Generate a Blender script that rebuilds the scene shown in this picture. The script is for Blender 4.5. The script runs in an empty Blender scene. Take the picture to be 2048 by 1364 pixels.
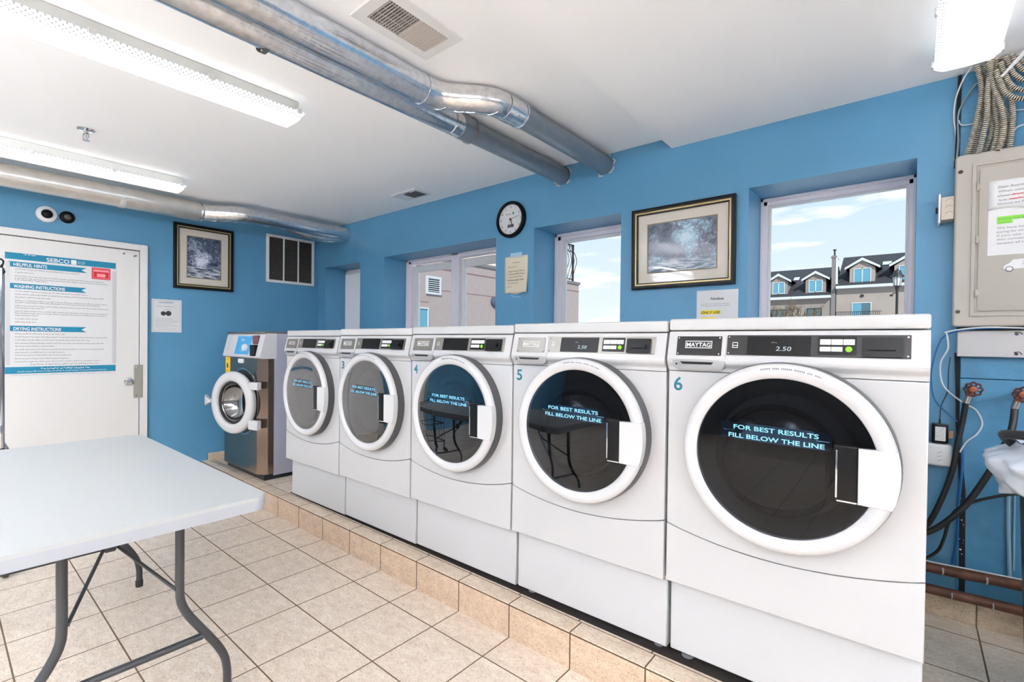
import bpy, bmesh, math, random
from mathutils import Vector, Matrix, Euler
from mathutils.geometry import tessellate_polygon
C = bpy.context.scene.collection
SC = bpy.context.scene
PI = math.pi

# ---------------------------------------------------------------- camera
cam_d = bpy.data.cameras.new('camera')
cam = bpy.data.objects.new('camera', cam_d); C.objects.link(cam)
def cam_axes(yaw, pit, rol):
    cy, sy, cp, sp = math.cos(yaw), math.sin(yaw), math.cos(pit), math.sin(pit)
    f = Vector((-sy*cp, cy*cp, sp)); r = Vector((cy, sy, 0)); u = r.cross(f)
    cr, sr = math.cos(rol), math.sin(rol)
    return cr*r+sr*u, -sr*r+cr*u, f
cr_, cu_, cf_ = cam_axes(math.radians(40.3048), math.radians(-0.6168), math.radians(0.6417))
cam.matrix_world = Matrix(((cr_.x, cu_.x, -cf_.x, 0), (cr_.y, cu_.y, -cf_.y, 0), (cr_.z, cu_.z, -cf_.z, 1.264), (0, 0, 0, 1)))
cam_d.sensor_fit = 'HORIZONTAL'; cam_d.sensor_width = 36.0
cam_d.lens = 968.55/2048*36.0
cam_d.shift_x = 19.77/2048; cam_d.shift_y = 12.37/2048
cam_d.clip_start = 0.02; cam_d.clip_end = 400
SC.camera = cam

# ---------------------------------------------------------------- view, world, sun
SC.view_settings.view_transform = 'Standard'
SC.view_settings.look = 'None'
SC.view_settings.exposure = 1.12
SC.view_settings.gamma = 1.0
SC.view_settings.use_curve_mapping = False
try:
    SC.cycles.max_bounces = 10; SC.cycles.diffuse_bounces = 6; SC.cycles.glossy_bounces = 5
    SC.cycles.transparent_max_bounces = 12
    SC.cycles.use_denoising = True
    SC.cycles.sample_clamp_indirect = 8.0
except Exception: pass
LAMP_POWER = 1.4
FILL_LAMP_POWER = 15.0  # strength of the added fill lamps behind the viewer

W = bpy.data.worlds.new('sky'); SC.world = W; W.use_nodes = True
nt = W.node_tree; nt.nodes.clear()
def N(nt, t, **kw):
    n = nt.nodes.new(t)
    for k, v in kw.items():
        if k.startswith('i_'):
            key = k[2:]; key = int(key) if key.isdigit() else key.replace('_', ' ')
            n.inputs[key].default_value = v
        else: setattr(n, k, v)
    return n
def LK(nt, a, ao, b, bi): nt.links.new(a.outputs[ao], b.inputs[bi])
tc = N(nt, 'ShaderNodeTexCoord'); mp = N(nt, 'ShaderNodeMapping'); mp.inputs['Scale'].default_value = (3.2, 3.2, 15)
mp.inputs['Location'].default_value = (1.3, 0.2, 0.1)
nz = N(nt, 'ShaderNodeTexNoise', i_Scale=2.3, i_Detail=6.0, i_Roughness=0.5)
rp = N(nt, 'ShaderNodeValToRGB'); rp.color_ramp.elements[0].position = 0.52; rp.color_ramp.elements[1].position = 0.64
rp.color_ramp.elements[0].color = (0, 0, 0, 1)
sx = N(nt, 'ShaderNodeSeparateXYZ')
rg = N(nt, 'ShaderNodeValToRGB')
rg.color_ramp.elements[0].position = 0.05; rg.color_ramp.elements[0].color = (0.83, 0.895, 0.95, 1)
rg.color_ramp.elements[1].position = 0.40; rg.color_ramp.elements[1].color = (0.46, 0.68, 0.93, 1)
mx = N(nt, 'ShaderNodeMixRGB'); mx.inputs['Color2'].default_value = (1, 1, 1, 1)
bg = N(nt, 'ShaderNodeBackground', i_Strength=0.53); wo = N(nt, 'ShaderNodeOutputWorld')
LK(nt, tc, 'Generated', mp, 'Vector'); LK(nt, mp, 'Vector', nz, 'Vector'); LK(nt, nz, 'Fac', rp, 'Fac')
LK(nt, tc, 'Generated', sx, 'Vector'); LK(nt, sx, 'Z', rg, 'Fac')
LK(nt, rp, 'Color', mx, 'Fac'); LK(nt, rg, 'Color', mx, 'Color1'); LK(nt, mx, 'Color', bg, 'Color'); LK(nt, bg, 'Background', wo, 'Surface')

sun_d = bpy.data.lights.new('sun', 'SUN'); sun_d.energy = 2.6; sun_d.angle = 0.02; sun_d.color = (1, .96, .9)
sun = bpy.data.objects.new('sun', sun_d); C.objects.link(sun)
sun.rotation_euler = Vector((-0.55, 0.65, -0.62)).to_track_quat('-Z', 'Y').to_euler(); sun.location = (5, -8, 12)

# ---------------------------------------------------------------- materials
MATS = {}
def s2l(c):
    return tuple((x/12.92 if x <= .04045 else ((x+.055)/1.055)**2.4) for x in [v/255 for v in c]) + (1,)
def mat(name, rgb, rough=.5, metal=0, emit=0, coat=0, bump=0, bscale=200, var=0, vscale=8, spec=.5, lin=False, aniso=0, transmission=0, alpha=1):
    if name in MATS: return MATS[name]
    m = bpy.data.materials.new(name); m.use_nodes = True; t = m.node_tree; b = t.nodes['Principled BSDF']
    c = rgb + (1,) if lin else s2l(rgb)
    b.inputs['Base Color'].default_value = c; b.inputs['Roughness'].default_value = rough; b.inputs['Metallic'].default_value = metal
    b.inputs['Coat Weight'].default_value = coat; b.inputs['Coat Roughness'].default_value = .05
    b.inputs['Specular IOR Level'].default_value = spec
    if transmission: b.inputs['Transmission Weight'].default_value = transmission
    if alpha < 1: b.inputs['Alpha'].default_value = alpha
    if emit: b.inputs['Emission Color'].default_value = c; b.inputs['Emission Strength'].default_value = emit
    co = N(t, 'ShaderNodeTexCoord')
    if var:
        n = N(t, 'ShaderNodeTexNoise', i_Scale=vscale, i_Detail=6.0)
        r = N(t, 'ShaderNodeValToRGB'); r.color_ramp.elements[0].position = .3; r.color_ramp.elements[1].position = .7
        r.color_ramp.elements[0].color = tuple(x*(1-var) for x in c[:3])+(1,)
        r.color_ramp.elements[1].color = tuple(min(1, x*(1+var)) for x in c[:3])+(1,)
        LK(t, co, 'Object', n, 'Vector'); LK(t, n, 'Fac', r, 'Fac'); LK(t, r, 'Color', b, 'Base Color')
    if bump:
        n = N(t, 'ShaderNodeTexNoise', i_Scale=bscale, i_Detail=3.0); bp = N(t, 'ShaderNodeBump', i_Strength=bump, i_Distance=.002)
        LK(t, co, 'Object', n, 'Vector'); LK(t, n, 'Fac', bp, 'Height'); LK(t, bp, 'Normal', b, 'Normal')
    MATS[name] = m; return m

def tile_mat(name, ca, cb, grout, px, py, phx, phy, ax='XY', g=.0028):
    m = bpy.data.materials.new(name); m.use_nodes = True; t = m.node_tree; b = t.nodes['Principled BSDF']
    co = N(t, 'ShaderNodeTexCoord'); s = N(t, 'ShaderNodeSeparateXYZ'); LK(t, co, 'Object', s, 'Vector')
    masks, cells = [], []
    for a, p, ph in ((ax[0], px, phx), (ax[1], py, phy)):
        if p is None: continue
        s1 = N(t, 'ShaderNodeMath', operation='SUBTRACT', i_1=ph); LK(t, s, a, s1, 0)
        d = N(t, 'ShaderNodeMath', operation='DIVIDE', i_1=p); LK(t, s1, 0, d, 0)
        fr = N(t, 'ShaderNodeMath', operation='FRACT'); LK(t, d, 0, fr, 0)
        fl = N(t, 'ShaderNodeMath', operation='FLOOR'); LK(t, d, 0, fl, 0); cells.append(fl)
        pp = N(t, 'ShaderNodeMath', operation='PINGPONG', i_1=.5); LK(t, d, 0, pp, 0)
        lt = N(t, 'ShaderNodeMath', operation='LESS_THAN', i_1=g/p); LK(t, pp, 0, lt, 0); masks.append(lt)
    mk = masks[0]
    if len(masks) > 1:
        mm = N(t, 'ShaderNodeMath', operation='MAXIMUM'); LK(t, masks[0], 0, mm, 0); LK(t, masks[1], 0, mm, 1); mk = mm
    cb_ = N(t, 'ShaderNodeCombineXYZ')
    for i, c in enumerate(cells): LK(t, c, 0, cb_, i)
    wn = N(t, 'ShaderNodeTexWhiteNoise', noise_dimensions='3D'); LK(t, cb_, 0, wn, 'Vector')
    off = N(t, 'ShaderNodeVectorMath', operation='SCALE'); off.inputs['Scale'].default_value = 7.0; LK(t, wn, 'Color', off, 0)
    ad = N(t, 'ShaderNodeVectorMath', operation='ADD'); LK(t, co, 'Object', ad, 0); LK(t, off, 0, ad, 1)
    mpn = N(t, 'ShaderNodeMapping'); mpn.inputs['Scale'].default_value = (1, 1.9, 1.4); LK(t, ad, 0, mpn, 'Vector')
    n1 = N(t, 'ShaderNodeTexNoise', i_Scale=16.0, i_Detail=10.0, i_Roughness=.72, i_Distortion=.6); LK(t, mpn, 0, n1, 'Vector')
    n2 = N(t, 'ShaderNodeTexNoise', i_Scale=95.0, i_Detail=5.0, i_Roughness=.75, i_Distortion=1.5); LK(t, mpn, 0, n2, 'Vector')
    r1 = N(t, 'ShaderNodeValToRGB'); e = r1.color_ramp.elements
    e[0].position = .30; e[0].color = s2l(cb); e[1].position = .62; e[1].color = s2l(ca); LK(t, n1, 'Fac', r1, 'Fac')
    r2 = N(t, 'ShaderNodeValToRGB'); e = r2.color_ramp.elements
    e[0].position = .38; e[0].color = (.50, .42, .34, 1); e[1].position = .50; e[1].color = (1, 1, 1, 1); LK(t, n2, 'Fac', r2, 'Fac')
    mu = N(t, 'ShaderNodeMixRGB', blend_type='MULTIPLY', i_Fac=.8); LK(t, r1, 0, mu, 1); LK(t, r2, 0, mu, 2)
    mg = N(t, 'ShaderNodeMixRGB'); mg.inputs[2].default_value = s2l(grout); LK(t, mk, 0, mg, 0); LK(t, mu, 0, mg, 1)
    LK(t, mg, 0, b, 'Base Color')
    rr = N(t, 'ShaderNodeMapRange', i_3=.32, i_4=.85); LK(t, mk, 0, rr, 0); LK(t, rr, 0, b, 'Roughness')
    sb = N(t, 'ShaderNodeMath', operation='MULTIPLY_ADD', i_1=-2.0); LK(t, mk, 0, sb, 0); LK(t, n2, 'Fac', sb, 2)
    bp = N(t, 'ShaderNodeBump', i_Strength=.35, i_Distance=.0015); LK(t, sb, 0, bp, 'Height'); LK(t, bp, 'Normal', b, 'Normal')
    return m

M_blue = mat('blue_wall_paint', (86, 146, 182), .38, bump=.25, bscale=350, var=.03, vscale=3)
M_farwall = mat('grey_wall_paint', (112, 112, 116), .6)
M_blueboard = mat('blue_painted_board', (70, 133, 170), .42, bump=.5, bscale=90, var=.12, vscale=14)
M_ceil = mat('ceiling_white_paint', (253, 253, 253), .75, bump=.1, bscale=300)
M_soff = mat('soffit_white_paint', (253, 252, 252), .7, bump=.1, bscale=300)
M_white = mat('white_enamel', (196, 196, 197), .22, coat=.5)
M_whitecab = mat('white_cabinet_paint', (200, 201, 203), .35)
M_lid = mat('white_lid_plastic', (198, 198, 198), .3, coat=.2)
M_ring = mat('white_door_plastic', (206, 206, 207), .2, coat=.4)
M_rim = mat('dark_grey_door_rim', (72, 73, 75), .35)
M_gap = mat('black_void', (10, 10, 10), .8)
M_blackp = mat('black_plastic', (9, 9, 10), .3, spec=.18)
M_blackr = mat('black_rubber', (24, 24, 26), .5, bump=.3, bscale=120)
M_plate_blk = mat('black_nameplate', (14, 14, 15), .35, spec=.3)
M_steelplate = mat('brushed_steel_plate', (136, 132, 126), .34, metal=.75)
M_steel = mat('stainless_steel', (150, 132, 118), .2, metal=1.0, var=.1, vscale=5)
M_chrome = mat('chrome', (200, 202, 205), .07, metal=1.0)
M_greyplastic = mat('grey_plastic', (150, 151, 153), .4)
M_decal = mat('teal_decal', (0, 98, 118), .5)
M_print = mat('pale_blue_print', (130, 205, 235), .6, emit=0)
M_whiteprint = mat('white_print', (235, 235, 235), .6)
M_led = mat('display_digits', (150, 165, 170), .5, emit=.25)
M_green = mat('green_button', (130, 215, 30), .4)
M_screw = mat('screw_metal', (190, 188, 184), .25, metal=.9)
M_ssside = mat('grey_painted_steel', (172, 174, 190), .4, metal=.15)
M_frame = mat('white_vinyl_frame', (240, 233, 238), .4)
M_trimw = mat('white_trim_paint', (230, 229, 228), .35)
M_door = mat('white_door_paint', (228, 226, 223), .4)
M_paper = mat('white_paper', (224, 224, 224), .6)
M_cream = mat('cream_paper', (230, 219, 194), .6)
M_ink = mat('dark_ink', (50, 50, 56), .7)
M_inkl = mat('grey_ink', (120, 120, 124), .7)
M_teal = mat('teal_print', (0, 124, 158), .5)
M_red = mat('red_print', (200, 30, 50), .5)
M_pink = mat('pink_print', (240, 150, 155), .5)
M_yel = mat('yellow_marker', (250, 225, 60), .6)
M_grn = mat('green_marker', (125, 205, 50), .6)
M_redink = mat('red_ink', (200, 70, 80), .6)
M_tape = mat('silver_tape', (205, 205, 205), .35, metal=.2)
M_cleartape = mat('clear_tape', (170, 205, 228), .25)
M_gold = mat('gold_moulding', (176, 156, 112), .28, metal=.7)
M_blkframe = mat('black_moulding', (10, 9, 9), .35, spec=.25)
M_mat = mat('cream_mount_board', (232, 224, 210), .55)
M_galv = mat('galvanised_steel', (214, 218, 224), .2, metal=.95, var=.14, vscale=38, bump=.3, bscale=60)
M_galvgrey = mat('grey_duct_pipe', (138, 146, 154), .34, metal=.55, var=.05, vscale=20)
M_foil = mat('foil_tape', (222, 222, 222), .2, metal=.95, var=.16, vscale=30, bump=.8, bscale=45)
M_lighthouse = mat('lamp_housing', (205, 203, 198), .45)
M_clip = mat('clear_clip', (222, 222, 220), .3)
M_beige = mat('beige_panel_paint', (172, 166, 156), .4, var=.02, vscale=4)
M_beigebox = mat('beige_box', (190, 180, 166), .45)
M_trunk = mat('white_trunking', (192, 190, 190), .4)
M_flex = mat('flexible_conduit_steel', (206, 198, 180), .4, metal=.35, var=.25, vscale=60)
M_bluewire = mat('blue_cable', (24, 92, 150), .4)
M_whitewire = mat('white_cable', (222, 224, 224), .4)
M_greywire = mat('grey_cable', (130, 150, 160), .4)
M_brass = mat('aged_brass', (140, 80, 55), .38, metal=.7, var=.3, vscale=40)
M_rust = mat('rusty_pipe', (92, 58, 42), .5, metal=.3, var=.4, vscale=16, bump=.6, bscale=50)
M_bin = mat('dark_bin_plastic', (48, 44, 46), .45)
M_bag = mat('white_bag_plastic', (205, 212, 222), .28, spec=.6, bump=.6, bscale=18)
M_tabletop = mat('white_table_plastic', (188, 191, 191), .34, bump=.25, bscale=420)
M_tableedge = mat('table_edge_plastic', (178, 182, 190), .4)
M_legs = mat('dark_grey_leg_paint', (62, 64, 67), .35, metal=.3)
M_pinkwall = mat('pink_stucco', (148, 137, 136), .85, bump=.5, bscale=60, var=.05, vscale=12)
M_beigewall = mat('beige_stucco', (226, 206, 190), .85)
M_groove = mat('stucco_groove', (120, 92, 96), .9)
M_capstone = mat('grey_coping', (105, 105, 110), .7)
M_iron = mat('wrought_iron', (34, 34, 38), .5)
M_house = mat('grey_render', (128, 121, 117), .85, var=.06, vscale=1.2)
M_house2 = mat('pale_grey_render', (142, 134, 129), .85, var=.06, vscale=1.2)
M_shingle = mat('dark_shingle', (46, 48, 54), .8, var=.25, vscale=5)
M_trimh = mat('white_house_trim', (178, 184, 190), .6)
M_hglass = mat('teal_window_glass', (84, 140, 162), .2, spec=.6)
M_hglassd = mat('dark_window_glass', (70, 100, 112), .2)
M_bark = mat('bare_branches', (96, 84, 68), .9)
M_ground = mat('street_paving', (205, 203, 200), .9)
M_blind = mat('white_blind_fabric', (236, 238, 242), .6)
M_grille = mat('dark_grille', (42, 38, 34), .6)
M_slat = mat('taupe_slat', (92, 84, 76), .5)

# door glass: a dark sheet, glossy, that lets a little of the bowl behind it through
def glass_dark():
    m = bpy.data.materials.new('smoked_door_glass'); m.use_nodes = True; t = m.node_tree; t.nodes.clear()
    o = N(t, 'ShaderNodeOutputMaterial'); gl = N(t, 'ShaderNodeBsdfGlossy', i_Roughness=.015); gl.inputs['Color'].default_value = (.9, .9, .92, 1)
    tr = N(t, 'ShaderNodeBsdfTransparent'); tr.inputs['Color'].default_value = (.30, .32, .36, 1)
    lw = N(t, 'ShaderNodeLayerWeight', i_Blend=.5); pw = N(t, 'ShaderNodeMath', operation='POWER', i_1=2.2); LK(t, lw, 'Facing', pw, 0)
    fr = N(t, 'ShaderNodeMath', operation='ADD', i_1=.022, use_clamp=True); LK(t, pw, 0, fr, 0); mi = N(t, 'ShaderNodeMixShader')
    LK(t, fr, 0, mi, 0); LK(t, tr, 0, mi, 1); LK(t, gl, 0, mi, 2); LK(t, mi, 0, o, 0); return m
M_dglass = glass_dark()
def glass_clear():
    m = bpy.data.materials.new('window_glass'); m.use_nodes = True; t = m.node_tree; t.nodes.clear()
    o = N(t, 'ShaderNodeOutputMaterial'); gl = N(t, 'ShaderNodeBsdfGlossy', i_Roughness=.0)
    tr = N(t, 'ShaderNodeBsdfTransparent'); tr.inputs['Color'].default_value = (.97, .985, .985, 1)
    fr = N(t, 'ShaderNodeFresnel', i_IOR=1.03); mi = N(t, 'ShaderNodeMixShader')
    LK(t, fr, 0, mi, 0); LK(t, tr, 0, mi, 1); LK(t, gl, 0, mi, 2); LK(t, mi, 0, o, 0); return m
M_wglass = glass_clear()

def diffuser_mat(power, nm):
    m = bpy.data.materials.new(nm); m.use_nodes = True; t = m.node_tree; b = t.nodes['Principled BSDF']
    b.inputs['Base Color'].default_value = (.4, .4, .4, 1); b.inputs['Roughness'].default_value = .4
    co = N(t, 'ShaderNodeTexCoord'); mp_ = N(t, 'ShaderNodeMapping'); mp_.inputs['Scale'].default_value = (1, 1, 1)
    LK(t, co, 'Object', mp_, 0)
    s = N(t, 'ShaderNodeSeparateXYZ'); LK(t, mp_, 0, s, 0)
    wy = N(t, 'ShaderNodeMath', operation='MULTIPLY', i_1=2*PI/.019); LK(t, s, 'Y', wy, 0); sy = N(t, 'ShaderNodeMath', operation='SINE'); LK(t, wy, 0, sy, 0)
    wx = N(t, 'ShaderNodeMath', operation='MULTIPLY', i_1=2*PI/.0125); LK(t, s, 'X', wx, 0); sx_ = N(t, 'ShaderNodeMath', operation='SINE'); LK(t, wx, 0, sx_, 0)
    ml = N(t, 'ShaderNodeMath', operation='MULTIPLY'); LK(t, sx_, 0, ml, 0); LK(t, sy, 0, ml, 1)
    gt = N(t, 'ShaderNodeMapRange', i_1=.15, i_2=.5, i_3=1.0, i_4=.0); LK(t, ml, 0, gt, 0)
    ab = N(t, 'ShaderNodeMath', operation='ABSOLUTE'); LK(t, s, 'X', ab, 0)
    ed = N(t, 'ShaderNodeMapRange', i_1=.045, i_2=.075, i_3=1.0, i_4=.0); LK(t, ab, 0, ed, 0)
    mxx = N(t, 'ShaderNodeMath', operation='MAXIMUM'); LK(t, gt, 0, mxx, 0); LK(t, ed, 0, mxx, 1)
    st = N(t, 'ShaderNodeMapRange', i_3=.12, i_4=power); LK(t, mxx, 0, st, 0)
    b.inputs['Emission Color'].default_value = (.895, .95, 1, 1); LK(t, st, 0, b, 'Emission Strength')
    return m
M_diff = diffuser_mat(LAMP_POWER, 'lit_prismatic_diffuser')
M_filldiff = diffuser_mat(FILL_LAMP_POWER, 'fill_lamp_diffuser')
M_filluplight = mat('added_uplight', (235, 240, 250), .5, emit=90)  # glow of the added uplights that brighten the ceiling

def art_mat(name, cols, scale, seed, ax):
    m = bpy.data.materials.new(name); m.use_nodes = True; t = m.node_tree; b = t.nodes['Principled BSDF']
    b.inputs['Roughness'].default_value = .5; b.inputs['Coat Weight'].default_value = .5; b.inputs['Coat Roughness'].default_value = .02
    co = N(t, 'ShaderNodeTexCoord'); mp_ = N(t, 'ShaderNodeMapping'); mp_.inputs['Location'].default_value = (seed, seed*.7, seed*1.3); LK(t, co, 'Object', mp_, 0)
    n1 = N(t, 'ShaderNodeTexNoise', i_Scale=scale, i_Detail=3.0, i_Distortion=.6); LK(t, mp_, 0, n1, 'Vector')
    n2 = N(t, 'ShaderNodeTexNoise', i_Scale=scale*5.5, i_Detail=9.0, i_Roughness=.78, i_Distortion=1.6); LK(t, mp_, 0, n2, 'Vector')
    r = N(t, 'ShaderNodeValToRGB'); e = r.color_ramp.elements
    e[0].position = .40; e[0].color = s2l(cols[0]); e[1].position = .62; e[1].color = s2l(cols[-1])
    for i, c in enumerate(cols[1:-1]):
        k = e.new(.40+.22*(i+1)/(len(cols)-1)); k.color = s2l(c)
    ma = N(t, 'ShaderNodeMixRGB', i_Fac=.62); LK(t, n1, 'Fac', ma, 1); LK(t, n2, 'Fac', ma, 2); LK(t, ma, 0, r, 'Fac')
    # a pale glow high up and a mauve thicket lower down, as in the print
    s0 = N(t, 'ShaderNodeSeparateXYZ'); LK(t, co, 'Object', s0, 0)
    vd = N(t, 'ShaderNodeVectorMath', operation='DISTANCE'); vd.inputs[1].default_value = (.02, 0, .055) if ax == 'XZ' else (0, -.02, -.03); LK(t, co, 'Object', vd, 0)
    gl = N(t, 'ShaderNodeMapRange', i_1=.11, i_2=.0, i_3=0., i_4=.16); LK(t, vd, 'Value', gl, 0)
    sm = N(t, 'ShaderNodeMixRGB', blend_type='ADD', i_Fac=1.0); LK(t, ma, 0, sm, 1); LK(t, gl, 0, sm, 2); LK(t, sm, 0, r, 'Fac')
    # a pale strip of ground across the lower part
    s = N(t, 'ShaderNodeSeparateXYZ'); LK(t, co, 'Object', s, 0)
    mr = N(t, 'ShaderNodeMapRange', i_1=-.06, i_2=-.09, i_3=0., i_4=.8); LK(t, s, 'Z', mr, 0)
    n3 = N(t, 'ShaderNodeTexNoise', i_Scale=scale*3, i_Detail=5.0); mp3 = N(t, 'ShaderNodeMapping'); mp3.inputs['Scale'].default_value = (1, 1, 7); LK(t, co, 'Object', mp3, 0); LK(t, mp3, 0, n3, 'Vector')
    r3 = N(t, 'ShaderNodeValToRGB'); r3.color_ramp.elements[0].position = .42; r3.color_ramp.elements[0].color = s2l(cols[1]); r3.color_ramp.elements[1].position = .58; r3.color_ramp.elements[1].color = s2l((215, 220, 228)); LK(t, n3, 'Fac', r3, 'Fac')
    mb = N(t, 'ShaderNodeMixRGB'); LK(t, mr, 0, mb, 0); LK(t, r, 0, mb, 1); LK(t, r3, 0, mb, 2); LK(t, mb, 0, b, 'Base Color'); return m

# ---------------------------------------------------------------- mesh helpers
def newbm(): return bmesh.new()
def obj(name, bm, m, parent=None, angle=38, smooth=True, loc=None, wn=False):
    bmesh.ops.recalc_face_normals(bm, faces=bm.faces)
    if smooth:
        for f in bm.faces: f.smooth = True
        lim = math.radians(angle)
        for e in bm.edges:
            if len(e.link_faces) == 2 and e.calc_face_angle(0) > lim: e.smooth = False
    me = bpy.data.meshes.new(name); bm.to_mesh(me); bm.free()
    ms = m if isinstance(m, (list, tuple)) else [m]
    for x in ms: me.materials.append(x)
    o = bpy.data.objects.new(name, me); C.objects.link(o)
    if parent: o.parent = parent
    if loc: o.location = loc
    if wn:
        w_ = o.modifiers.new('even_normals', 'WEIGHTED_NORMAL'); w_.keep_sharp = True
    return o
def pieces(name, bm, m, parent=None, **kw):
    """links every loose island of bm as an object of its own"""
    bm.verts.ensure_lookup_table(); seen = set(); out = []
    isl = {}
    for v in bm.verts:
        if v in seen: continue
        st = [v]; seen.add(v); grp = []
        while st:
            a = st.pop(); grp.append(a)
            for e in a.link_edges:
                b = e.other_vert(a)
                if b not in seen: seen.add(b); st.append(b)
        isl[v] = grp
    for grp in isl.values():
        gs = set(grp); b2 = bmesh.new(); mp2 = {v: b2.verts.new(v.co) for v in grp}
        for f in bm.faces:
            if f.verts[0] in gs: b2.faces.new([mp2[v] for v in f.verts])
        out.append(obj(name, b2, m, parent, **kw))
    bm.free(); return out
def thing(name, label, cat, loc=(0, 0, 0), rot=(0, 0, 0), group=None):
    o = bpy.data.objects.new(name, None); C.objects.link(o); o.location = loc; o.rotation_euler = rot
    o['label'] = label; o['category'] = cat; o.empty_display_size = .05
    if group: o['group'] = group
    return o
def tag(o, label, cat, group=None, kind=None):
    o['label'] = label; o['category'] = cat
    if group: o['group'] = group
    if kind: o['kind'] = kind
    return o
def struct(name, bm, m, parent=None, **kw):
    o = obj(name, bm, m, parent, **kw)
    if not parent: o['kind'] = 'structure'
    return o
def box(bm, x0, x1, y0, y1, z0, z1, bev=0, seg=2, mi=0):
    vs = [bm.verts.new((x, y, z)) for x in (x0, x1) for y in (y0, y1) for z in (z0, z1)]
    fs = [bm.faces.new([vs[i] for i in q]) for q in ((0, 1, 3, 2), (4, 6, 7, 5), (0, 4, 5, 1), (2, 3, 7, 6), (0, 2, 6, 4), (1, 5, 7, 3))]
    for f in fs: f.material_index = mi
    if bev:
        es = list({e for f in fs for e in f.edges})
        r = bmesh.ops.bevel(bm, geom=es, offset=bev, segments=seg, profile=.6, affect='EDGES')
        for f in r['faces']: f.material_index = mi
def frame3(ax):
    """maps (a,b,depth) to xyz: ax 'XZ' -> plane facing -y, 'YZ' -> plane facing +x, 'XY' -> plane facing up"""
    return {'XZ': lambda a, b, d: (a, d, b), 'YZ': lambda a, b, d: (d, a, b), 'XY': lambda a, b, d: (a, b, d)}[ax]
def prism(bm, pts, d0, d1, ax='XZ', bev=0, seg=2, mi=0):
    f3 = frame3(ax)
    a = [bm.verts.new(f3(p[0], p[1], d0)) for p in pts]; b = [bm.verts.new(f3(p[0], p[1], d1)) for p in pts]
    n = len(pts); fs = [bm.faces.new(a), bm.faces.new(b[::-1])]
    for i in range(n): fs.append(bm.faces.new((a[i], b[i], b[(i+1) % n], a[(i+1) % n])))
    for f in fs: f.material_index = mi
    if bev:
        es = list(fs[0].edges)
        bmesh.ops.bevel(bm, geom=es, offset=bev, segments=seg, profile=.5, affect='EDGES')
def rrect(x0, x1, z0, z1, r, n=5):
    pts = []
    for cx, cz, a0 in ((x1-r, z1-r, 0), (x0+r, z1-r, 90), (x0+r, z0+r, 180), (x1-r, z0+r, 270)):
        for i in range(n+1):
            a = math.radians(a0+90*i/n); pts.append((cx+r*math.cos(a), cz+r*math.sin(a)))
    return pts
def smooth_path(pts, n=8):
    P = [Vector(p) for p in pts]; out = []
    if len(P) < 3: return P
    for i in range(len(P)-1):
        p0 = P[max(i-1, 0)]; p1 = P[i]; p2 = P[i+1]; p3 = P[min(i+2, len(P)-1)]
        for k in range(n):
            t = k/n; t2 = t*t; t3 = t2*t
            out.append(.5*((2*p1)+(p2-p0)*t+(2*p0-5*p1+4*p2-p3)*t2+(3*p1-p0-3*p2+p3)*t3))
    out.append(P[-1]); return out
def tube(bm, path, r, seg=12, caps=True, mi=0):
    P = [Vector(p) for p in path]; n = len(P); rings = []; up = None
    for i, p in enumerate(P):
        t = (P[min(i+1, n-1)]-P[max(i-1, 0)]).normalized()
        if up is None:
            up = Vector((0, 0, 1)) if abs(t.z) < .9 else Vector((1, 0, 0))
        u = (up-t*up.dot(t))
        if u.length < 1e-5: u = t.orthogonal()
        u.normalize(); v = t.cross(u); up = u
        rr = r(i/(n-1)) if callable(r) else (r[i] if isinstance(r, (list, tuple)) else r)
        rings.append([bm.verts.new(p+u*rr*math.cos(2*PI*k/seg)+v*rr*math.sin(2*PI*k/seg)) for k in range(seg)])
    for a, b in zip(rings, rings[1:]):
        for k in range(seg):
            f = bm.faces.new((a[k], a[(k+1) % seg], b[(k+1) % seg], b[k])); f.material_index = mi
    if caps:
        for q in (rings[0][::-1], rings[-1]):
            try: f = bm.faces.new(q); f.material_index = mi
            except Exception: pass
def lathe(bm, prof, c=(0, 0, 0), axis='Y', seg=64, mi=0, close=False):
    """prof: (radius, height along axis)"""
    rings = []
    for r, h in prof:
        ring = []
        for k in range(seg):
            a = 2*PI*k/seg; u, v = r*math.cos(a), r*math.sin(a)
            co = {'Y': (u, h, v), 'Z': (u, v, h), 'X': (h, u, v)}[axis]
            ring.append(bm.verts.new((c[0]+co[0], c[1]+co[1], c[2]+co[2])))
            if r < 1e-6: break
        rings.append(ring)
    if close: rings.append(rings[0])
    for a, b in zip(rings, rings[1:]):
        if len(a) == 1 and len(b) == 1: continue
        for k in range(seg):
            k2 = (k+1) % seg
            q = (a[0], b[k], b[k2]) if len(a) == 1 else ((a[k], a[k2], b[0]) if len(b) == 1 else (a[k], a[k2], b[k2], b[k]))
            f = bm.faces.new(q); f.material_index = mi
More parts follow.
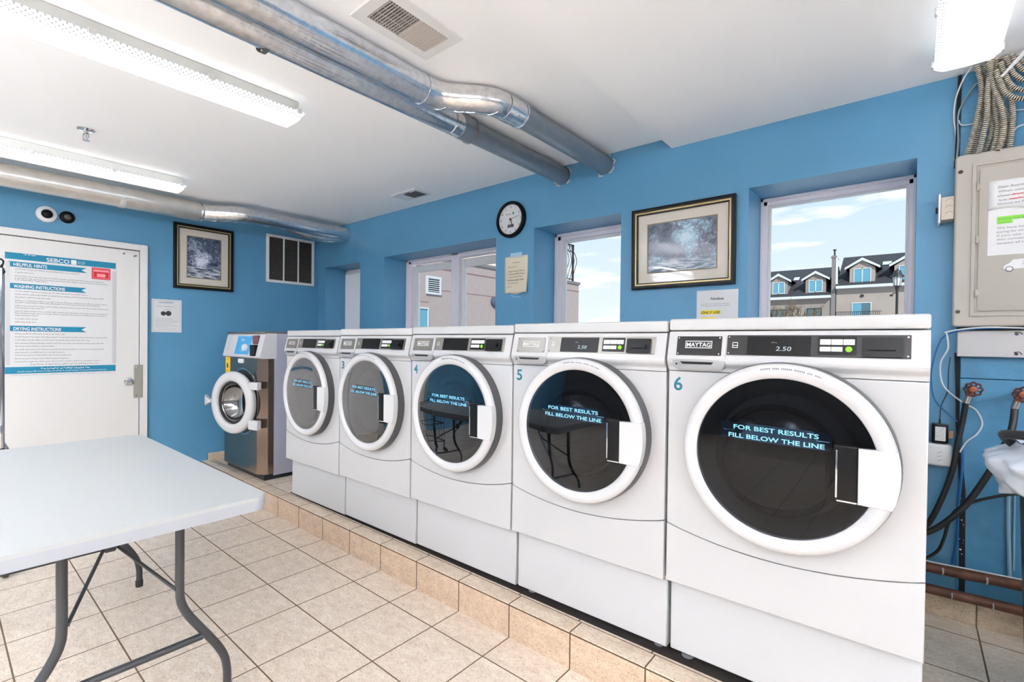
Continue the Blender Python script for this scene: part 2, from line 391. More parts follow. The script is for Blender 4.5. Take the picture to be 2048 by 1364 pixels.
def ring_frame(bm, x0, x1, z0, z1, w, d0, d1, ax='XZ', bev=0, mi=0):
    """rectangular picture-frame solid, width w, depth d0..d1"""
    f3 = frame3(ax); o = [(x0, z0), (x1, z0), (x1, z1), (x0, z1)]; i = [(x0+w, z0+w), (x1-w, z0+w), (x1-w, z1-w), (x0+w, z1-w)]
    V = {}
    for nm, pts in (('o', o), ('i', i)):
        for d in (d0, d1): V[nm, d] = [bm.verts.new(f3(p[0], p[1], d)) for p in pts]
    fs = []
    for k in range(4):
        j = (k+1) % 4
        fs += [bm.faces.new((V['o', d0][k], V['o', d0][j], V['i', d0][j], V['i', d0][k])), bm.faces.new((V['o', d1][k], V['i', d1][k], V['i', d1][j], V['o', d1][j])),
               bm.faces.new((V['o', d0][k], V['o', d1][k], V['o', d1][j], V['o', d0][j])), bm.faces.new((V['i', d0][k], V['i', d0][j], V['i', d1][j], V['i', d1][k]))]
    for f in fs: f.material_index = mi
    if bev:
        es = [e for e in set(e for f in fs for e in f.edges) if all(v in V['o', d0] for v in e.verts) or all(v in V['i', d0] for v in e.verts)]
        bmesh.ops.bevel(bm, geom=es, offset=bev, segments=2, profile=.6, affect='EDGES')

_TC = {}
def glyphs(s, bold=False):
    key = (s, bold)
    if key in _TC: return _TC[key]
    cu = bpy.data.curves.new('t', 'FONT'); cu.body = s; cu.size = 1.0; cu.resolution_u = 3; cu.fill_mode = 'FRONT'
    if bold: cu.offset = .018
    o = bpy.data.objects.new('t', cu); C.objects.link(o)
    dg = bpy.context.evaluated_depsgraph_get(); dg.update(); me = o.evaluated_get(dg).to_mesh()
    vs = [(v.co.x, v.co.y) for v in me.vertices]; fs = [list(p.vertices) for p in me.polygons]
    o.evaluated_get(dg).to_mesh_clear(); bpy.data.objects.remove(o); bpy.data.curves.remove(cu)
    _TC[key] = (vs, fs); return vs, fs
def text(bm, s, org, xd, yd, h, width=None, bold=False, align='L', mi=0, italic=0):
    """cap height h; org = start of baseline"""
    vs, fs = glyphs(s, bold)
    if not vs: return
    x0 = min(v[0] for v in vs); x1 = max(v[0] for v in vs); k = h/.73
    kx = (width/(x1-x0)) if width else k
    off = {'L': -x0*kx, 'C': -(x0+x1)/2*kx, 'R': -x1*kx}[align]
    org, xd, yd = Vector(org), Vector(xd), Vector(yd)
    V = [bm.verts.new(org+xd*(v[0]*kx+off+italic*v[1]*k)+yd*(v[1]*k)) for v in vs]
    for f in fs:
        try: q = bm.faces.new([V[i] for i in f]); q.material_index = mi
        except Exception: pass
def scribble(bm, org, xd, yd, width, h, rng, mi=0, fill=.72):
    """small print too small to read: rows of word-like marks"""
    org, xd, yd = Vector(org), Vector(xd), Vector(yd); x = 0
    lw = h*.62
    while x < width-lw:
        for k in range(rng.randint(2, 9)):
            if x > width-lw: break
            hh = h*(1.0 if rng.random() < .75 else 1.4)
            b0 = h*rng.choice((0, 0, 0, .35)); w = lw*fill
            if rng.random() < .5:
                q = [(x, b0), (x+w*.45, b0), (x+w*.45, hh), (x, hh)]
            else: q = [(x, b0), (x+w, b0), (x+w, b0+h*.45), (x, b0+h*.45)]
            f = bm.faces.new([bm.verts.new(org+xd*a+yd*b) for a, b in q]); f.material_index = mi
            x += lw
        x += lw*.8
def quad(bm, pts, mi=0):
    f = bm.faces.new([bm.verts.new(p) for p in pts]); f.material_index = mi
def rect(bm, a0, a1, b0, b1, d, ax='XZ', mi=0):
    f3 = frame3(ax); quad(bm, [f3(a0, b0, d), f3(a1, b0, d), f3(a1, b1, d), f3(a0, b1, d)], mi)
X_, Y_, Z_ = Vector((1, 0, 0)), Vector((0, 1, 0)), Vector((0, 0, 1))

def copy_tree(o, parent=None):
    c = o.copy(); C.objects.link(c)
    if parent: c.parent = parent
    for ch in list(o.children): copy_tree(ch, c)
    return c

# ================================================================ ROOM SHELL
XL, XR, YF, YB, ZC = -4.95, 3.2, -4.4, 2.73, 2.44
PZ = .144                                      # height of the tiled platform
tileA, tileB = (242, 229, 214), (214, 195, 177)
bm = newbm(); rect(bm, XL-.1, XR+.1, YF-.1, 1.62, 0, 'XY')
struct('floor', bm, tile_mat('floor_tiles', tileA, tileB, (96, 78, 56), .3053, .309, -1.30, 1.432))
bm = newbm(); rect(bm, XL, XR, 1.680, YB+.05, PZ, 'XY')
struct('floor_platform', bm, tile_mat('platform_tiles', tileA, (214, 196, 172), (96, 78, 56), .3053, .309, -1.315, 1.66))
bm = newbm(); rect(bm, XL, XR, 0, PZ-.004, 1.598, 'XZ')
struct('trim_1', bm, tile_mat('riser_tiles', (226, 202, 178), (198, 172, 146), (86, 66, 46), .3053, None, -1.30, 0, 'XZ'))
bm = newbm(); prism(bm, [(1.5985, PZ-.003), (1.6005, PZ+.0008), (1.682, PZ+.001), (1.682, PZ-.02), (1.5985, PZ-.02)], -4.3, XR, 'YZ')
struct('trim_2', bm, tile_mat('cap_tiles', (232, 216, 196), (202, 180, 156), (90, 70, 50), .3053, None, -1.30, 0, 'XZ'))
bm = newbm(); rect(bm, XL, -4.3, 1.596, 1.69, PZ, 'XY')
struct('trim_5', bm, bpy.data.materials['platform_tiles'])
bm = newbm(); box(bm, XL, XR, 1.5972, 1.603, PZ-.0075, PZ-.0028); struct('trim_6', bm, mat('brown_grout', (82, 64, 46), .9))
# outer edge line of the platform cap (joint behind the cap tiles)
bm = newbm(); box(bm, -4.3, XR, 1.6815, 1.6855, PZ-.01, PZ+.0012); struct('trim_3', bm, mat('brown_grout', (96, 78, 56), .9))
bm = newbm(); box(bm, -3.46, .03, 1.6985, 2.40, PZ-.01, PZ+.0016); struct('gap_shade_and_grime_sheet', bm, mat('gap_shade_and_grime', (34, 28, 24), .95, var=.3, vscale=30))  # dark sheet painting the shade and grime in the gap under the washers

bm = newbm(); rect(bm, XL-.1, XR+.1, YF-.1, YB+.4, ZC, 'XY'); struct('ceiling', bm, M_ceil)
bm = newbm(); box(bm, -1.065, XR, YF, YB+.02, 2.378, ZC+.02); struct('ceiling_soffit', bm, M_soff)
# window wall with four deep openings
OP = [(-4.812, -4.157, 2.035), (-3.767, -2.386, 2.042), (-2.033, -1.372, 2.062), (-.658, .002, 2.072)]
SILL, YO = 1.02, 3.10
bm = newbm()
xs = [XL-.2]
for a, b, _ in OP: xs += [a, b]
xs.append(XR+.2)
def wallbox(bm, x0, x1, z0, z1):
    rect(bm, x0, x1, z0, z1, YB); rect(bm, x0, x1, z0, z1, YO)
for i in range(0, len(xs), 2): wallbox(bm, xs[i], xs[i+1], -.1, ZC+.1)
for a, b, t in OP:
    wallbox(bm, a, b, -.1, SILL); wallbox(bm, a, b, t, ZC+.1)
    quad(bm, [(a, YB, SILL), (a, YO, SILL), (a, YO, t), (a, YB, t)]); quad(bm, [(b, YB, SILL), (b, YO, SILL), (b, YO, t), (b, YB, t)])
    quad(bm, [(a, YB, t), (b, YB, t), (b, YO, t), (a, YO, t)]); quad(bm, [(a, YB, SILL), (b, YB, SILL), (b, YO, SILL), (a, YO, SILL)])
quad(bm, [(xs[0], YB, ZC+.1), (xs[-1], YB, ZC+.1), (xs[-1], YO, ZC+.1), (xs[0], YO, ZC+.1)])
struct('wall_back', bm, M_blue, smooth=False)
bm = newbm(); box(bm, XL-.12, XL, YF-.1, YO, -.1, ZC+.1); struct('wall_left', bm, M_blue, smooth=False)
bm = newbm(); box(bm, XR, XR+.12, YF-.1, YO, -.1, ZC+.1); struct('wall_right', bm, M_farwall, smooth=False)
bm = newbm(); box(bm, XL-.1, XR+.1, YF-.12, YF, -.1, ZC+.1); struct('wall_front', bm, M_farwall, smooth=False)
# baseboards
bt = tile_mat('baseboard_tiles', (226, 208, 182), (196, 174, 146), (110, 92, 70), .3053, None, -1.315, 0, 'XZ')
bm = newbm(); box(bm, -4.93, XR, 2.716, 2.73, PZ, PZ+.105, .002, 1); struct('baseboard_back', bm, bt)
bt2 = tile_mat('baseboard_tiles_side', (226, 208, 182), (196, 174, 146), (110, 92, 70), .3053, None, 1.645, 0, 'YZ')
bm = newbm(); box(bm, XL, XL+.012, 1.645, 2.716, PZ, PZ+.062, .002, 1); struct('baseboard_left', bm, bt2)

# windows
def window(n, a, b, t, fw_l, fw_r, fw_t, sashes):
    r = bpy.data.objects.new('window_%d' % n, None); C.objects.link(r); r['kind'] = 'structure'; r.location = (0, 0, 0)
    y0, y1 = 2.985, 3.06
    bm = newbm()
    # outer frame of stepped section
    for (i, w, ya, yb) in ((0, .018, y0, y1), (1, .04, y0+.012, y1), ):
        box(bm, a, a+w*fw_l, ya, yb, SILL, t, .002, 1); box(bm, b-w*fw_r, b, ya, yb, SILL, t, .002, 1)
        box(bm, a, b, ya, yb, t-w*fw_t, t, .002, 1); box(bm, a, b, ya, yb, SILL, SILL+w, .002, 1)
    obj('window_frame', bm, M_frame, r)
    for (sa, sb, w, yy, wt) in sashes:
        bm = newbm(); tt = t-wt
        box(bm, sa, sa+w, yy, yy+.028, SILL+.03, tt, .003, 1); box(bm, sb-w, sb, yy, yy+.028, SILL+.03, tt, .003, 1)
        box(bm, sa+w, sb-w, yy, yy+.028, tt-w*.8, tt, .003, 1); box(bm, sa+w, sb-w, yy, yy+.028, SILL+.03, SILL+.03+w, .003, 1)
        s = obj('sash', bm, M_trimw, r)
        bm = newbm(); box(bm, sa+w, sb-w, yy+.012, yy+.016, SILL+.03+w, tt-w*.8); obj('pane', bm, M_wglass, s, smooth=False)
    return r
w1 = window(1, *OP[0], 1, 1, 1, [(-4.775, -4.19, .045, 3.012, .035)])
w2 = window(2, *OP[1], 1.6, 1, 1, [(-3.70, -3.10, .075, 3.02, .06), (-3.10, -2.42, .09, 3.032, .05)])
bm = newbm(); box(bm, -3.135, -3.05, 2.985, 3.05, SILL, 2.042, .004, 1); obj('mullion', bm, M_frame, w2)
w3 = window(3, *OP[2], 1.2, 1, 1.2, [(-1.99, -1.41, .03, 3.022, .04)])
w4 = window(4, *OP[3], .8, .7, .95, [(-.626, -.024, .012, 3.022, .036)])
# vertical blinds behind the first window
bl = thing('vertical_blind', 'white vertical blind hanging inside the narrow window nearest the corner', 'blind', (-4.48, 2.968, 1.04))
bm = newbm(); box(bm, -.30, .30, -.012, .012, .945, .97, .003, 1); obj('head_rail', bm, M_trimw, bl)
for k in range(7):
    bm = newbm(); x = -.27+k*.09
    prism(bm, [(x-.036, -.010), (x-.033, -.014), (x+.036, .008), (x+.033, .012)], .02, .945, 'XY'); obj('vane', bm, M_blind, bl)

# ---------------------------------------------------------------- door on the side wall
d = bpy.data.objects.new('door_1', None); C.objects.link(d); d['kind'] = 'structure'
bm = newbm(); box(bm, XL+.001, XL+.022, .225, 1.122, .005, 1.984, .002, 1); obj('door_leaf', bm, M_door, d)
bm = newbm()
for (a, b, z0, z1) in ((.165, .218, 0, 2.04), (1.127, 1.180, 0, 2.04), (.218, 1.127, 1.990, 2.04)): box(bm, XL, XL+.034, a, b, z0, z1, .003, 1)
obj('door_frame', bm, M_trimw, d)
bm = newbm(); box(bm, XL+.0005, XL+.006, .217, 1.128, .001, 1.992); obj('door_gap', bm, M_gap, d, smooth=False)
bm = newbm(); box(bm, XL+.034, XL+.038, 1.086, 1.146, .765, 1.040, .0015, 1); box(bm, XL+.022, XL+.036, 1.086, 1.12, .775, 1.03); lp = obj('latch_guard', bm, mat('latch_steel', (172, 170, 160), .4, metal=.6), d)
bm = newbm()
for z in (.785, 1.02): lathe(bm, [(0, .041), (.006, .040), (.007, .037)], (XL, 1.10, z), 'X', 12)
pieces('bolt', bm, M_screw, lp)
bm = newbm(); lathe(bm, [(.031, .022), (.031, .026), (.012, .030), (.011, .052), (.024, .060), (.027, .072), (.022, .082), (0, .085)], (XL, 1.052, .902), 'X', 32)
obj('door_knob', bm, M_chrome, d)
bm = newbm()
for k, (a, z) in enumerate(((1.02, 1.952), (1.09, 1.940), (1.10, 1.945))):
    lathe(bm, [(0, .0235), (.007, .0232), (.008, .022)], (XL, a, z), 'X', 10)
scribble(bm, (XL+.0232, 1.02, 1.962), Y_, Z_, .08, .004, random.Random(4))
obj('door_stamp', bm, M_inkl, d)

d2 = bpy.data.objects.new('door_2', None); C.objects.link(d2); d2['kind'] = 'structure'
bm = newbm(); box(bm, XL+.001, XL+.022, -.74, .118, .005, 1.984, .002, 1); obj('door_leaf', bm, M_door, d2)
bm = newbm()
for (a, b, z0, z1) in ((-.80, -.745, 0, 2.04), (.122, .165, 0, 2.04), (-.745, .122, 1.990, 2.04)): box(bm, XL, XL+.034, a, b, z0, z1, .003, 1)
obj('door_frame', bm, M_trimw, d2)
# poster on the door
po = thing('instruction_poster', 'large white laundry instruction poster with teal bands taped to the white door', 'poster', (XL+.023, .339, .968))
PW, PH = .627, .898
def pu(x): return (x-40)/1000*PW
def pv(v): return PH*(1-v)
bm = newbm(); box(bm, 0, .0012, 0, PW, 0, PH); obj('sheet', bm, M_paper, po, smooth=False)
bm = newbm()
rect(bm, 0, PW, pv(.052), pv(0), .0016, 'YZ'); rect(bm, 0, PW, pv(.970), pv(.915), .0016, 'YZ')
for v0, v1 in ((.070, .113), (.243, .286), (.583, .627)):
    f3 = frame3('YZ'); quad(bm, [f3(pu(65), pv(v1), .0016), f3(pu(752), pv(v1), .0016), f3(pu(703), pv((v0+v1)/2), .0016), f3(pu(752), pv(v0), .0016), f3(pu(65), pv(v0), .0016)])
pieces('teal_band', bm, M_teal, po, smooth=False)
bm = newbm()
text(bm, 'SEBCO', (.002, pu(385), pv(.046)), Y_, Z_, .029, pu(590)-pu(385), bold=True)
rect(bm, pu(605), pu(655), pv(.050), pv(.012), .002, 'YZ')
text(bm, 'HELPFUL HINTS', (.002, pu(108), pv(.105)), Y_, Z_, .024, pu(390)-pu(108), bold=True)
text(bm, 'WASHING INSTRUCTIONS', (.002, pu(108), pv(.279)), Y_, Z_, .024, pu(550)-pu(108), bold=True)
text(bm, 'DRYING INSTRUCTIONS', (.002, pu(108), pv(.620)), Y_, Z_, .024, pu(515)-pu(108), bold=True)
rg_ = random.Random(5)
for a, b, v, h in ((665, 745, .026, .006), (665, 745, .040, .006), (340, 790, .937, .011), (140, 950, .957, .007), (190, 300, .012, .010)):
    scribble(bm, (.002, pu(a), pv(v)), Y_, Z_, pu(b)-pu(a), h, rg_, fill=.9)
obj('heading', bm, M_whiteprint, po, smooth=False)
bm = newbm()
L1 = [(.126, 690), (.152, 280), (.181, 925), (.199, 960), (.213, 400), (.303, 760), (.327, 925), (.351, 425), (.378, 955), (.393, 885), (.419, 975), (.437, 370), (.462, 965), (.479, 950), (.497, 320), (.525, 320), (.550, 300),
      (.645, 550), (.670, 960), (.695, 780), (.721, 925), (.745, 465), (.772, 925), (.796, 555), (.819, 610), (.846, 590), (.871, 890)]
for v, e in L1: scribble(bm, (.002, pu(120), pv(v+.006)), Y_, Z_, pu(e)-pu(120), .0062, rg_, fill=.9)
scribble(bm, (.002, pu(250), pv(.901)), Y_, Z_, pu(870)-pu(250), .0068, rg_, fill=.95)
obj('small_print', bm, M_ink, po, smooth=False)
bm = newbm(); scribble(bm, (.002, pu(85), pv(.985)), Y_, Z_, pu(1000)-pu(85), .006, rg_); obj('footer_print', bm, M_inkl, po, smooth=False)
bm = newbm(); rect(bm, pu(45), pu(80), pv(.90), pv(.075), .002, 'YZ'); rect(bm, pu(1005), pu(1040), pv(.90), pv(.075), .002, 'YZ'); pieces('tape_strip', bm, M_tape, po, smooth=False)
bm = newbm(); prism(bm, rrect(pu(800), pu(985), pv(.158), pv(.058), .004), .0014, .0026, 'YZ'); st = obj('red_sticker', bm, M_red, po, smooth=False)
bm = newbm(); ring_frame(bm, pu(812), pu(973), pv(.150), pv(.066), .003, .0026, .003, 'YZ'); prism(bm, rrect(pu(850), pu(935), pv(.138), pv(.108), .006), .0026, .003, 'YZ')
rect(bm, pu(820), pu(965), pv(.092), pv(.076), .003, 'YZ'); obj('sticker_print', bm, M_pink, st, smooth=False)

# ================================================================ DUCTS
def duct(name, label, segs):
    t = thing(name, label, 'duct', segs[0][1][0]); base = Vector(segs[0][1][0])
    for nm, path, r, m in segs:
        bm = newbm(); P = smooth_path(path, 8) if len(path) > 2 else path
        tube(bm, [Vector(p)-base for p in P], r, 32); obj(nm, bm, m, t)
    return t
DZ = 2.375
gA = duct('exhaust_duct', 'slimmer straight ceiling duct, bright galvanised then dull grey, first to enter the blue wall', [
    ('grey_pipe', [(-1.80, 2.735, DZ), (-1.80, 1.80, DZ)], .055, M_galvgrey),
    ('galvanised_pipe', [(-1.805, 1.74, DZ), (-1.835, YF+.01, DZ)], .057, M_galv),
    ('foil_joint', [(-1.802, 1.70, DZ), (-1.802, 1.76, DZ)], .0595, M_foil),
    ('collar', [(-1.80, 1.755, DZ), (-1.80, 1.838, DZ)], .0615, M_galvgrey)])
bm = newbm(); lathe(bm, [(.0640, -.004), (.0665, -.003), (.0665, .003), (.0640, .004)], (0, 0, 0), 'Y', 32); obj('clamp_band', bm, M_steelplate, gA, loc=(0, 1.838-2.735, 0))
bm = newbm(); lathe(bm, [(.059, -.009), (.061, -.009), (.061, .009), (.059, .009)], (0, 0, 0), 'Y', 32); box(bm, .058, .060, -.008, .008, 0, .055)
obj('hanger_strap', bm, mat('strap_dark', (90, 88, 84), .5, metal=.4), gA, loc=(-.026, .79-2.735, 0))
bm = newbm(); random.seed(3)
for k in range(9):
    a = random.uniform(0, 2*PI); tube(bm, [(.06*math.cos(a), -.004, .06*math.sin(a)), (.072*math.cos(a+.2), -.012, .066*math.sin(a+.2)), (.064*math.cos(a+.5), -.006, .064*math.sin(a+.5))], .006, 6)
obj('caulk_bead', bm, mat('cracked_caulk', (176, 186, 190), .7), gA, loc=(0, 0, 0))
gB = duct('offset_duct', 'thicker ceiling duct with a double elbow that enters the wall above the clock and picture', [
    ('grey_pipe', [(-1.488, 2.735, DZ), (-1.484, 1.80, DZ)], .055, M_galvgrey),
    ('collar', [(-1.486, 1.86, DZ), (-1.487, 1.79, DZ)], .0600, M_galv),
    ('foil_joint', [(-1.487, 1.80, DZ), (-1.489, 1.74, DZ)], .0625, M_foil),
    ('elbow', [(-1.489, 1.745, DZ), (-1.50, 1.69, DZ), (-1.535, 1.635, DZ), (-1.58, 1.585, DZ), (-1.628, 1.53, DZ), (-1.655, 1.48, DZ), (-1.667, 1.42, DZ)], .0605, M_foil),
    ('galvanised_pipe', [(-1.667, 1.43, DZ), (-1.668, YF+.01, DZ)], .062, M_galv)])
bm = newbm()
for (x, y, a, r) in ((-1.484, 1.862, 0, .0615), (-1.505, 1.675, .35, .0625), (-1.565, 1.60, .78, .063), (-1.60, 1.562, .8, .0635), (-1.652, 1.49, .45, .0635), (-1.667, 1.40, 0, .0645)):
    b2 = newbm(); lathe(b2, [(r-.002, -.004), (r+.0015, -.003), (r+.0015, .003), (r-.002, .004)], (0, 0, 0), 'Y', 32)
    bmesh.ops.rotate(b2, verts=b2.verts, cent=(0, 0, 0), matrix=Matrix.Rotation(a, 3, 'Z')); bmesh.ops.translate(b2, verts=b2.verts, vec=(x+1.488, y-2.735, 0))
    me = bpy.data.meshes.new('tmp'); b2.to_mesh(me); bm.from_mesh(me); b2.free(); bpy.data.meshes.remove(me)
pieces('seam_ring', bm, M_galv, gB)
bm = newbm()
for k in range(9):
    a = random.uniform(0, 2*PI); tube(bm, [(.06*math.cos(a), -.004, .06*math.sin(a)), (.072*math.cos(a+.2), -.012, .068*math.sin(a+.2)), (.064*math.cos(a+.5), -.006, .064*math.sin(a+.5))], .006, 6)
obj('caulk_bead', bm, mat('cracked_caulk', (176, 186, 190), .7), gB, loc=(0, 0, 0))
LZ = 2.335
gL = duct('wall_side_duct', 'long foil-wrapped duct under the ceiling along the door wall, ending in the corner', [
    ('corner_pipe', [(-4.385, 2.735, LZ), (-4.43, 1.76, LZ)], .063, M_galv),
    ('taped_elbow', [(-4.43, 1.80, LZ), (-4.45, 1.70, LZ), (-4.53, 1.60, LZ), (-4.60, 1.50, LZ), (-4.615, 1.42, LZ)], .068, M_foil),
    ('foil_wrapped_pipe', [(-4.615, 1.46, LZ), (-4.62, YF+.01, LZ)], .078, mat('foil_wrap', (216, 213, 208), .3, metal=.85, var=.08, vscale=14, bump=.6, bscale=22))])
bm = newbm()
for (x, y, r, a) in ((-4.435, 1.77, .069, 0), (-4.46, 1.70, .070, .4), (-4.56, 1.56, .071, .7), (-4.612, 1.47, .081, .1)):
    b2 = newbm(); lathe(b2, [(r-.002, -.007), (r+.002, -.005), (r+.002, .005), (r-.002, .007)], (0, 0, 0), 'Y', 24)
    bmesh.ops.rotate(b2, verts=b2.verts, cent=(0, 0, 0), matrix=Matrix.Rotation(a, 3, 'Z')); bmesh.ops.translate(b2, verts=b2.verts, vec=(x+4.385, y-2.735, 0))
    me = bpy.data.meshes.new('tmp'); b2.to_mesh(me); bm.from_mesh(me); b2.free(); bpy.data.meshes.remove(me)
pieces('seam_ring', bm, M_foil, gL)
bm = newbm(); tube(bm, smooth_path([(-.12, -.62, -.01), (-.09, -.42, -.055), (-.06, -.22, -.07), (-.03, -.03, -.05)], 6), lambda t: .028+.012*math.sin(PI*t), 14)
obj('foil_flap', bm, M_foil, gL)
bm = newbm(); lathe(bm, [(.0800, -.02), (.0815, -.018), (.0815, .018), (.0800, .02)], (0, 0, 0), 'Y', 24); obj('tape_patch', bm, M_tape, gL, loc=(-.234, .94-2.735, 0))

# ================================================================ CEILING LIGHTS
def lamp(label, x, y0, y1, ztop, group='wraparound fluorescent ceiling lights', hc=.055, hl=.097, hb=.072, drop=.092, dm=None):
    t = thing('fluorescent_light', label, 'ceiling light', (x, y1, ztop), group=group); L = y1-y0
    bm = newbm(); box(bm, -hc, hc, -L+.02, -.012, -.062, -.001, .003, 1); box(bm, -hc-.012, hc+.012, -L+.02, -.012, -.066, -.056, .002, 1); obj('housing', bm, M_lighthouse, t)
    b = -drop; zt = -.064
    sec = [(-hl, zt), (-hl, zt-.004), (-hb-.006, b+.004), (-hb+.004, b), (0, b-.002), (hb-.004, b), (hb+.006, b+.004), (hl, zt-.004), (hl, zt), (hl-.004, zt), (-hl+.004, zt)]
    bm = newbm(); n = len(sec); A = [bm.verts.new((s[0], -L, s[1])) for s in sec]; B = [bm.verts.new((s[0], -.012, s[1])) for s in sec]
    Cc = [bm.verts.new((s[0]*(.93 if s[1] < zt-.01 else 1), 0 if s[1] > zt-.01 else -.02, s[1])) for s in sec]
    for P, Q in ((A, B), (B, Cc)):
        for i in range(n): bm.faces.new((P[i], P[(i+1) % n], Q[(i+1) % n], Q[i]))
    bm.faces.new(A[::-1]); bm.faces.new(Cc); obj('diffuser', bm, dm or M_diff, t, angle=25)
    bm = newbm()
    for k in range(4):
        yy = -.03-k*(L-.06)/3
        for s in (-1, 1): box(bm, s*(hl+.004)-.004, s*(hl+.004)+.004, yy-.012, yy+.012, zt-.012, zt+.012, .002, 1); box(bm, min(s*hc, s*hl), max(s*hc, s*hl), yy-.009, yy+.009, zt+.004, zt+.009)
    pieces('clip', bm, M_clip, t)
    return t
lamp('long lit fluorescent ceiling light between the ducts and the sprinkler', -2.392, -.04, 1.19, ZC)
lamp('lit fluorescent ceiling light beside the foil-wrapped duct near the door wall', -4.15, -.03, 1.205, ZC)
lamp('lit fluorescent ceiling light above the cable bundle and electrical panel', .132, 1.25, 2.455, 2.378, hc=.05, hl=.088, hb=.066, drop=.088)
for x_, y_ in ((-3.3, -3.0), (-1.6, -3.0), (.1, -3.0), (1.8, -3.0), (.1, -1.3), (1.7, -.9), (2.4, 1.0), (-2.6, -1.4)):  # added lamps out of view, they supply most of the fill light
    t_ = lamp('added suspended fluorescent light, unseen behind the viewer, filling the room with light', x_, y_-.6, y_+.6, 2.12, group='added fill lights in the unseen half of the room', dm=M_filldiff)
    bm = newbm(); box(bm, -.05, .05, -1.17, -.03, .002, .012); obj('fill_light_box', bm, M_filluplight, t_)  # added glowing box that throws light up at the ceiling
    for k in (-.2, -1.0):
        bm = newbm(); tube(bm, [(0, k, 0), (0, k, ZC-2.12-(.07 if x_ > -1 else .005))], .003, 6); obj('added_lamp_wire', bm, M_screw, t_)

# vents, sprinkler, sensors
v = thing('ceiling_vent', 'large white ceiling vent, half open and half closed, beside the thick duct', 'vent', (-1.455, 1.155, ZC))
bm = newbm(); ring_frame(bm, -.110, .110, -.178, .180, .042, -.007, 0, 'XY'); obj('frame', bm, M_trimw, v)
bm = newbm(); box(bm, -.069, .069, -.137, .139, -.0022, -.0008); obj('opening', bm, M_gap, v, smooth=False)
bm = newbm()
for k in range(12): y = -.132+k*.0118; box(bm, -.068, .068, y, y+.0022, -.009, -.002)
for k in range(4): x = -.055+k*.036; box(bm, x, x+.0016, -.135, .003, -.0045, -.002)
for k in range(9):
    y = .010+k*.0144; prism(bm, [(y, -.002), (y+.0055, -.011), (y+.0066, -.0105), (y+.0012, -.0015)], -.068, .068, 'YZ')
box(bm, -.069, .069, .000, .008, -.010, -.002)
obj('louvre', bm, mat('vent_louvre_paint', (196, 190, 184), .5), v, smooth=False)
v = thing('ceiling_vent', 'small white ceiling vent with a dark torn opening near the wall clock', 'vent', (-3.095, 2.495, ZC))
bm = newbm(); prism(bm, rrect(-.15, .15, -.085, .085, .006), -.006, 0, 'XY'); obj('frame', bm, M_trimw, v)
bm = newbm(); prism(bm, [(-.03, -.052), (.045, -.060), (.052, -.045), (.118, -.05), (.120, .062), (-.028, .058)], -.0075, -.0055, 'XY'); obj('opening', bm, mat('vent_dark', (60, 58, 58), .7), v, smooth=False)
bm = newbm()
for k in range(8): y = -.045+k*.013; box(bm, -.03, .118, y, y+.003, -.009, -.006)
obj('louvre', bm, mat('vent_grey', (120, 118, 118), .6), v, smooth=False)
s = thing('sprinkler', 'chrome fire sprinkler head hanging from the white ceiling between two lights', 'sprinkler', (-3.585, .567, ZC))
bm = newbm(); lathe(bm, [(.041, 0), (.041, -.003), (.014, -.006), (.013, -.012), (0, -.012)], (0, 0, 0), 'Z', 32); obj('escutcheon', bm, M_chrome, s)
bm = newbm(); lathe(bm, [(.011, -.010), (.011, -.024), (.006, -.026), (.0045, -.045), (0, -.046)], (0, 0, 0), 'Z', 16)
for q in (-1, 1): tube(bm, smooth_path([(q*.008, q*.004, -.02), (q*.018, q*.010, -.032), (q*.016, q*.008, -.048), (q*.003, 0, -.062)], 6), .0028, 8)
lathe(bm, [(0, -.060), (.017, -.060), (.018, -.063), (0, -.066)], (0, 0, 0), 'Z', 16); obj('sprinkler_head', bm, M_chrome, s)
s = thing('security_camera', 'white round dome camera on the blue wall above the door', 'camera', (XL, .558, 2.178))
bm = newbm(); lathe(bm, [(.060, 0), (.061, .010), (.055, .022), (.036, .030), (.032, .028)], (0, 0, 0), 'X', 40); obj('housing', bm, M_trimw, s)
bm = newbm(); lathe(bm, [(.033, .026), (.030, .038), (.018, .048), (0, .052)], (0, 0, 0), 'X', 32); obj('dome', bm, M_blackp, s)
s = thing('wall_sensor', 'small black round sensor on the blue wall beside the white dome camera', 'sensor', (XL, .674, 2.180))
bm = newbm(); lathe(bm, [(.046, 0), (.046, .008), (.040, .016), (.028, .018), (.026, .012), (.020, .012)], (0, 0, 0), 'X', 32); obj('housing', bm, M_blackp, s)
bm = newbm(); lathe(bm, [(.021, .011), (.019, .022), (.012, .024), (.010, .018), (0, .018)], (0, 0, 0), 'X', 24); obj('lens', bm, mat('sensor_brown', (96, 86, 78), .35, metal=.4), s)

